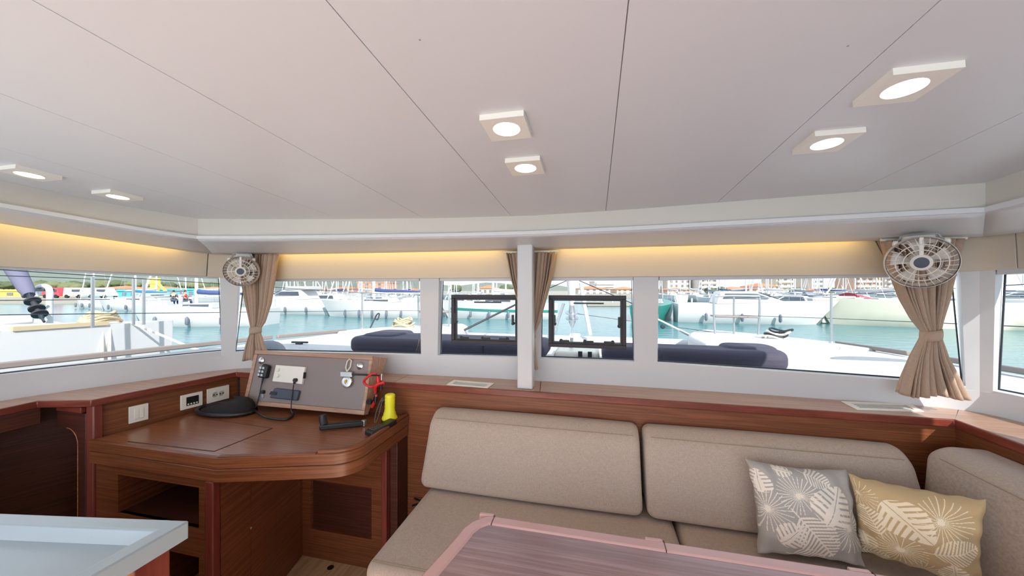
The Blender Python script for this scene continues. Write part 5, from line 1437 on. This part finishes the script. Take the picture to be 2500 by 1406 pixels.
# its neighbour: furled dark headsail with drum, pulpit hoop
f0 = atd(110, 790, 6.2); f1 = atd(22, 630, 6.6); dq = (f1 - f0)
nf = thing('furled_headsail', 'slanting furled grey-purple headsail with furling gear, left side window', 'furled sail', f0)
mb = MB(); mb.tube([f0 + dq*.42, f0 + dq*.5, f0 + dq*.85, f0 + dq*3], [.07, .10, .13, .14], 12); mb.build('furled_sail', 'purple_sail', nf, f0, smooth=True)
mb = MB(); mb.tube([f0 + dq*.08, f0 + dq*.44], [.03, .04], 8); mb.build('foil', 'gasket', nf, f0, smooth=True)
for h in (.14, .22, .33):
    mb = MB(); mb.lathe([(.03, -.03), (.10, -.015), (.10, .015), (.03, .03)], 16, f0 + dq*h, dq.normalized()); mb.build('drum', 'hatch_black', nf, f0, smooth=True)
mb = MB(); mb.tube([atd(62, 690, 6.4), atd(78, 740, 6.3), atd(108, 786, 6.2)], .018, 7); mb.build('furling_line', 'gasket', nf, f0, smooth=True)
h_ = thing('boat_arch', 'white hoop pulpit standing right of the furled sail, left side window', 'pulpit', atd(120, 792, 6.6))
mb = MB(); mb.tube([Vector(p) for p in catmull([tuple(p) for p in (atd(88, 760, 7.4), atd(88, 712, 7.4), atd(96, 700, 7.2), atd(112, 699, 6.8), atd(121, 710, 6.6), atd(121, 750, 6.6), atd(121, 792, 6.6))], 5)], .045, 10); mb.build('hoop', 'mast_alu', h_, h_.location, smooth=True)
mb = MB(); mb.bar(atd(90, 708, 7.3), atd(120, 708, 6.65), .12, .05); mb.build('step', 'gasket', h_, h_.location)
nd = thing('far_neighbour_yacht', 'pale deck of the second yacht beyond the neighbouring bow', 'boat', tuple(atd(60, 830, 7.0)))
nd.location.z = ZW
P = [atz(-160, 800, .75), atz(20, 803, .75), atz(170, 790, .75), atz(120, 781, .75), atz(-160, 770, .75)]
mb = MB(); mb.prism([(p.x, p.y) for p in P], ZW, .76); mb.build('hull', 'hull_white', nd, nd.location, bevel=.05)
bx = atz(20, 788, .80); mb = MB(); mb.box(bx.x-.9, bx.x+.25, bx.y-.2, bx.y+.25, .76, .95); mb.build('coachroof', 'deck_white', nd, nd.location, bevel=.05)

# ------------------------------------------------------------------ quay, buildings, trees, hill
GZ = -.35
def ground(name, pts, z0, z1, m):
    mb = MB(); mb.prism(pts, z0, z1); return struct(mb.build(name, m))
L0 = wl(-700, 742); L1 = wl(640, 741)
ground('quay_left', [(L0.x, L0.y), (L1.x, L1.y), (L1.x - 20, L1.y + 200), (L0.x - 250, L0.y + 200)], ZW - .5, GZ, 'dock_concrete')
R0 = atd(640, 703, 96); R1 = atd(2900, 703, 96)
ground('quay_far', [(R0.x - 20, R0.y), (R1.x, R1.y), (R1.x + 200, R1.y + 300), (R0.x - 200, R0.y + 300)], ZW - .5, GZ + .2, 'dock_concrete')
# hill
mb = MB(); hr = random.Random(3)
ridge = [(-1500, 520), (-700, 570), (-200, 600), (0, 612), (300, 632), (560, 655), (800, 672), (1000, 683), (1180, 692), (1330, 700), (1450, 706)]
def hillpt(a, b):
    u = -1500 + 2950*a; vt = np.interp(u, [r[0] for r in ridge], [r[1] for r in ridge]) + 5*math.sin(u*.013) + 3*math.sin(u*.041)
    d = 190 + 330*b; zt_ = CZ - (vt - 703)/FPX*d
    z = GZ + (zt_ - GZ) * (b**.75) + 1.2*math.sin(a*60 + b*9)*b
    p = atd(u, 703, d); return (p.x, p.y, z)
mb.grid(hillpt, 90, 16); struct(mb.build('hill_backdrop', 'hill_green', smooth=True, ang=180))
def building(name, label, u0, u1, vt, d, wallm, floors, cols, roofm=None, depth=9.0, roof_h=1.6, z0=GZ, flat=False, cat='building', balc=False):
    a = atd(u0, 703, d); b = atd(u1, 703, d); zt_ = CZ - (vt - 703)/FPX*d
    dx = (b - a); Lw = dx.length; ang = math.atan2(dx.y, dx.x)
    r = thing(name, label, cat, (a.x, a.y, z0), ang); H = zt_ - z0
    hb = H - (0 if flat or not roofm else min(roof_h, H*.35))
    mb = MB(); mb.box(0, Lw, 0, depth, 0, hb); w = mb.build('walls', wallm, r)
    if roofm and not flat:
        e = .4; i_ = min(depth/2, Lw/2)*.98
        mb = MB(); mb.add([(-e,-e,hb),(Lw+e,-e,hb),(Lw+e,depth+e,hb),(-e,depth+e,hb),(i_,depth/2,H),(Lw-i_,depth/2,H)] if Lw > 2*i_ else [(-e,-e,hb),(Lw+e,-e,hb),(Lw+e,depth+e,hb),(-e,depth+e,hb),(Lw/2-.01,depth/2,H),(Lw/2+.01,depth/2,H)],
                          [(0,1,5,4),(1,2,5),(2,3,4,5),(3,0,4),(3,2,1,0)]); mb.build('roof', roofm, r)
    elif flat:
        mb = MB(); mb.box(-.2, Lw+.2, -.2, depth, hb, hb+.35); mb.build('parapet', wallm, r)
    fh = hb/floors; cw = Lw/cols
    me = None
    for f in range(floors):
        for c in range(cols):
            x = cw*(c+.5); z = fh*(f+.5)
            if me is None:
                mb = MB(); mb.box(-cw*.22, cw*.22, -.08, .05, -fh*.26, fh*.26); o = mb.build('window', 'win_dark', r); me = o.data
            else:
                o = bpy.data.objects.new('window', me); col.objects.link(o); o.parent = r
            o.location = (x, 0, z)
        if balc:
            mb = MB(); mb.box(Lw*.05, Lw*.95, -1.1, 0, fh*f+.05, fh*f+.8); mb.build('balcony', 'white_wall', r)
    return r
B_ = building
B_('harbour_shed', 'long turquoise harbour shed behind the quay, left side window', 207, 336, 711, 74, 'turq', 1, 6, depth=8, flat=True)
B_('harbour_shed', 'second turquoise shed further right on the quay, left side window', 388, 500, 708, 78, 'turq', 1, 5, depth=8, flat=True)
B_('quay_house', 'cream quay house with low orange roof above the turquoise shed', 222, 300, 697, 92, 'warm_wall', 1, 4, 'tile_roof')
B_('quay_house', 'cream quay house with orange roof right of the first, left side window', 312, 395, 698, 94, 'warm_wall', 1, 4, 'tile_roof')
B_('quay_house', 'white quay house with orange roof near the left curtain', 440, 560, 700, 90, 'white_wall', 1, 5, 'tile_roof')
B_('awning_stall', 'long yellow roofed stall at the far left of the quay', -60, 110, 711, 74, 'yellow_awning', 1, 5, depth=5, flat=True, cat='stall')
B_('white_villa', 'large white waterfront building behind the masts of the second window', 690, 784, 702, 118, 'white_wall', 2, 6, 'tile_roof')
B_('orange_block', 'orange fronted boathouse behind the masts, second window', 797, 860, 699, 122, 'orange_wall', 2, 5, 'tile_roof')
B_('orange_block', 'orange brick block near the right end of the second window', 872, 950, 690, 126, 'orange_wall', 3, 5, flat=True)
B_('white_villa', 'pale villa at the right end of the second window', 955, 1040, 704, 118, 'warm_wall', 2, 4, 'tile_roof')
B_('tiled_house', 'wide house with orange hipped roof above the left hatch', 1166, 1216, 696, 105, 'warm_wall', 1, 4, 'tile_roof')
B_('tiled_house', 'pale house with low orange roof right of the furled sail', 1412, 1490, 698, 104, 'white_wall', 2, 5, 'tile_roof')
B_('apartment_block', 'white apartment block with balconies above the right hatch', 1452, 1502, 688, 128, 'white_wall', 4, 3, flat=True, balc=True)
B_('tiled_house', 'cream house with orange roof at the right edge of the right hatch window', 1506, 1560, 700, 108, 'warm_wall', 2, 4, 'tile_roof')
B_('tiled_house', 'long pink house with orange roof at the left of the right front window', 1630, 1700, 702, 110, 'pink_wall', 2, 6, 'tile_roof')
B_('apartment_tower', 'tan apartment tower behind the green yacht', 1632, 1686, 640, 150, 'tower_wall', 7, 4, flat=True)
B_('apartment_tower', 'white balconied tower left of the wide orange roofs', 1708, 1752, 650, 145, 'white_wall', 6, 3, flat=True, balc=True)
B_('tiled_house', 'orange roofed house left of centre in the right front window', 1770, 1850, 700, 112, 'warm_wall', 2, 5, 'tile_roof')
B_('tiled_house', 'tall orange roofed house in the middle of the right front window', 1850, 1905, 690, 114, 'white_wall', 3, 4, 'tile_roof')
B_('apartment_tower', 'cream tower with red balconies in the middle of the right front window', 1895, 1940, 620, 150, 'warm_wall', 8, 3, flat=True, balc=True)
B_('apartment_tower', 'pale striped tower right of the middle, right front window', 1952, 1978, 620, 168, 'tower_wall', 8, 2, flat=True, balc=True)
B_('apartment_tower', 'plain white tower block beside the striped one', 1982, 2012, 640, 148, 'white_wall', 7, 2, flat=True)
B_('tiled_house', 'low orange roofed houses behind the red canopied boat', 1990, 2070, 704, 112, 'pink_wall', 2, 6, 'tile_roof')
B_('apartment_tower', 'wide pink and white tower left of the right curtain', 2085, 2150, 630, 150, 'pink_wall', 7, 4, flat=True, balc=True)
B_('apartment_tower', 'pale tower just behind the right curtain', 2160, 2215, 620, 150, 'white_wall', 8, 3, flat=True, balc=True)
B_('tiled_house', 'white house with orange roof behind the cream yacht', 2090, 2190, 706, 114, 'white_wall', 2, 6, 'tile_roof')
B_('tiled_house', 'orange roofed house right of the right curtain', 2310, 2400, 700, 116, 'warm_wall', 2, 5, 'tile_roof')
B_('tiled_house', 'long orange roofed house in the far right window', 2420, 2600, 700, 116, 'pink_wall', 2, 8, 'tile_roof')
def tree(label, u, v, d, w, m, flatk=.55):
    p = atd(u, 703, d); zt_ = CZ - (v - 703)/FPX*d
    t = thing('pine_tree', label, 'tree', (p.x, p.y, GZ - .2), group='trees along the quay')
    r = random.Random(int(u*7 + d)); o = Vector(t.location)
    H = zt_ - o.z; w = w*.72
    mb = MB(); mb.tube([o, o + Vector((.2, 0, H*.5)), o + Vector((.1, .1, H*.8))], [.22, .16, .10], 7); mb.build('trunk', 'trunk', t, o)
    mb = MB()
    for k in range(9):
        a = r.uniform(0, 6.28); q = r.uniform(0, .75)
        c = o + Vector((math.cos(a)*q*w*.6, math.sin(a)*q*w*.6, H*(.70 + .12*r.random()))); s = w*r.uniform(.28, .45)
        mb.ball(c, s, s, s*flatk, 9, 6)
    ob = mb.build('crown', m, t, o, smooth=True, ang=180)
    md = ob.modifiers.new('sub', 'SUBSURF'); md.levels = 1; md.render_levels = 1
    tx = bpy.data.textures.get('leafy') or bpy.data.textures.new('leafy', 'CLOUDS'); tx.noise_scale = .5
    md = ob.modifiers.new('leafy', 'DISPLACE'); md.texture = tx; md.strength = .8; md.texture_coords = 'LOCAL'
tl_ = [(8, 688, 96, 5), (40, 690, 100, 5), (78, 689, 92, 5.5), (108, 686, 98, 5), (140, 690, 95, 6), (172, 692, 92, 6), (200, 688, 100, 6), (232, 690, 108, 6), (262, 684, 112, 6), (300, 686, 112, 6), (330, 688, 110, 5), (372, 686, 112, 6), (410, 690, 108, 6), (450, 690, 110, 5), (490, 690, 108, 6), (525, 692, 110, 6)]
names_ = ['leftmost', 'second', 'third', 'fourth', 'fifth', 'sixth', 'seventh', 'eighth', 'ninth', 'tenth', 'eleventh', 'twelfth', 'thirteenth', 'fourteenth', 'fifteenth', 'sixteenth']
for k, (u, v, d, w) in enumerate(tl_):
    tree('%s bushy green tree from the left along the quay, left side window' % names_[k], u, v, d, w, 'leaf_green' if k % 3 else 'leaf_dark')
for k, (u, v, d, w) in enumerate(((1594, 706, 100, 4), (1738, 706, 102, 4), (1760, 705, 104, 4), (1945, 706, 104, 4), (2030, 707, 104, 4), (2110, 708, 104, 4), (1060, 700, 112, 5), (1110, 700, 114, 5), (1240, 700, 112, 5))):
    tree(('%s round green tree from the left among the orange roofed houses, right front window' % names_[k] if u > 1300 else '%s green tree from the left on the shore behind the left hatch' % ('first', 'second', 'third')[k - 6]), u, v, d, w, 'leaf_dark', .8)
# vehicles on the quay
def van(label, u, v, d, L, m):
    p = atd(u, v, d); t = thing('parked_van', label, 'van', (p.x, p.y, GZ), YAW)
    mb = MB(); mb.hexa([(-L/2,-.9,.35),(L/2,-.9,.35),(L/2,.9,.35),(-L/2,.9,.35)], [(-L/2+.1,-.8,1.9),(L*.28,-.8,1.9),(L*.28,.8,1.9),(-L/2+.1,.8,1.9)]); mb.build('body', m, t, bevel=.12)
    mb = MB(); mb.box(-L*.05, L*.32, -.93, .93, 1.15, 1.6); mb.build('side_window', 'glass_dark', t, bevel=.05)
    for x in (-L*.3, L*.3):
        for y in (-.85, .85):
            mb = MB(); mb.lathe([(.33, -.1), (.33, .1)], 14, (x, y, .33), (0, 1, 0)); mb.build('wheel', 'black_plastic', t)
van('white van parked below the turquoise shed', 252, 735, 66, 4.2, 'hull_white')
van('white van parked left of the first along the quay', 192, 737, 66, 3.8, 'white_canvas')
van('red car parked on the quay near the hoop pulpit', 138, 738, 66, 3.3, 'red_canvas')
van('pale van parked at the left end of the quay', 88, 737, 66, 3.6, 'grey_canvas')

# yellow crane
p = atd(378, 703, 70); cr = thing('yellow_crane', 'yellow boat crane standing on the quay, left side window', 'crane', (p.x, p.y, GZ), YAW)
mb = MB(); mb.box(-.5, .5, -.5, .5, 0, 3.2); mb.build('tower', 'yellow_awning', cr, bevel=.05)
mb = MB(); mb.box(-1.0, .6, -.6, .6, 2.6, 3.8); mb.build('cab', 'yellow_awning', cr, bevel=.08)
mb = MB(); mb.bar((0, 0, 3.4), (2.2, 0, 1.2), .35, .35); mb.build('jib', 'yellow_awning', cr)

# people on the yacht, left side window
def person(label, loc, rz, shirt, trousers, sit=True):
    t = thing('person', label, 'person', loc, rz)
    def skin(name, V, E, R, m, parent):
        me = bpy.data.meshes.new(name); me.from_pydata(V, E, []); o = bpy.data.objects.new(name, me); col.objects.link(o); o.parent = parent
        md = o.modifiers.new('skin', 'SKIN'); md.use_smooth_shade = True
        for k, r in enumerate(R): me.skin_vertices[0].data[k].radius = (r, r)
        me.skin_vertices[0].data[0].use_root = True
        s = o.modifiers.new('sub', 'SUBSURF'); s.levels = 1; s.render_levels = 1
        me.materials.append(MATS[m]); return o
    V = [(0,0,.48),(0,0,.75),(0,0,1.0),(0,0,1.08),(.02,0,1.20),(.03,0,1.30),
         (0,.20,.98),(.10,.26,.74),(.30,.20,.62),(0,-.20,.98),(.10,-.26,.74),(.30,-.20,.62),
         (.02,.10,.46),(.42,.12,.46),(.44,.12,.06),(.56,.12,.03),(.02,-.10,.46),(.42,-.12,.46),(.44,-.12,.06),(.56,-.12,.03)]
    E = [(0,1),(1,2),(2,3),(3,4),(4,5),(2,6),(6,7),(7,8),(2,9),(9,10),(10,11),(0,12),(12,13),(13,14),(14,15),(0,16),(16,17),(17,18),(18,19)]
    R = [.14,.15,.14,.055,.10,.09,.06,.045,.035,.06,.045,.035,.085,.065,.045,.035,.085,.065,.045,.035]
    b = skin('body', V, E, R, 'skin', t)
    skin('shirt', [V[0],V[1],V[2],V[6],V[7],V[9],V[10]], [(0,1),(1,2),(2,3),(3,4),(2,5),(5,6)], [.155,.17,.16,.075,.06,.075,.06], shirt, t)
    skin('trousers', [V[0],V[12],V[13],V[14],V[16],V[17],V[18]], [(0,1),(1,2),(2,3),(0,4),(4,5),(5,6)], [.16,.10,.08,.06,.10,.08,.06], trousers, t)
    mb = MB(); mb.ball((.0, 0, 1.28), .105, .10, .10, 12, 8); mb.build('hair', 'hair', t, smooth=True)
    return t
pz = wl(505, 793); 
yx = Vector((math.cos(D(196)), math.sin(D(196)), 0))
pa_ = pz + yx*(2.0) ; 
person('person in red top seated on the deck of the awning yacht', (*(atd(452, 745, pz.xy.length*.985))[:2], ZW + 1.12), 1.2, 'cloth_red', 'cloth_dark')
person('person in dark clothes seated beside the one in red', (*(atd(424, 745, pz.xy.length*.985))[:2], ZW + 1.12), 2.2, 'cloth_dark', 'cloth_dark')
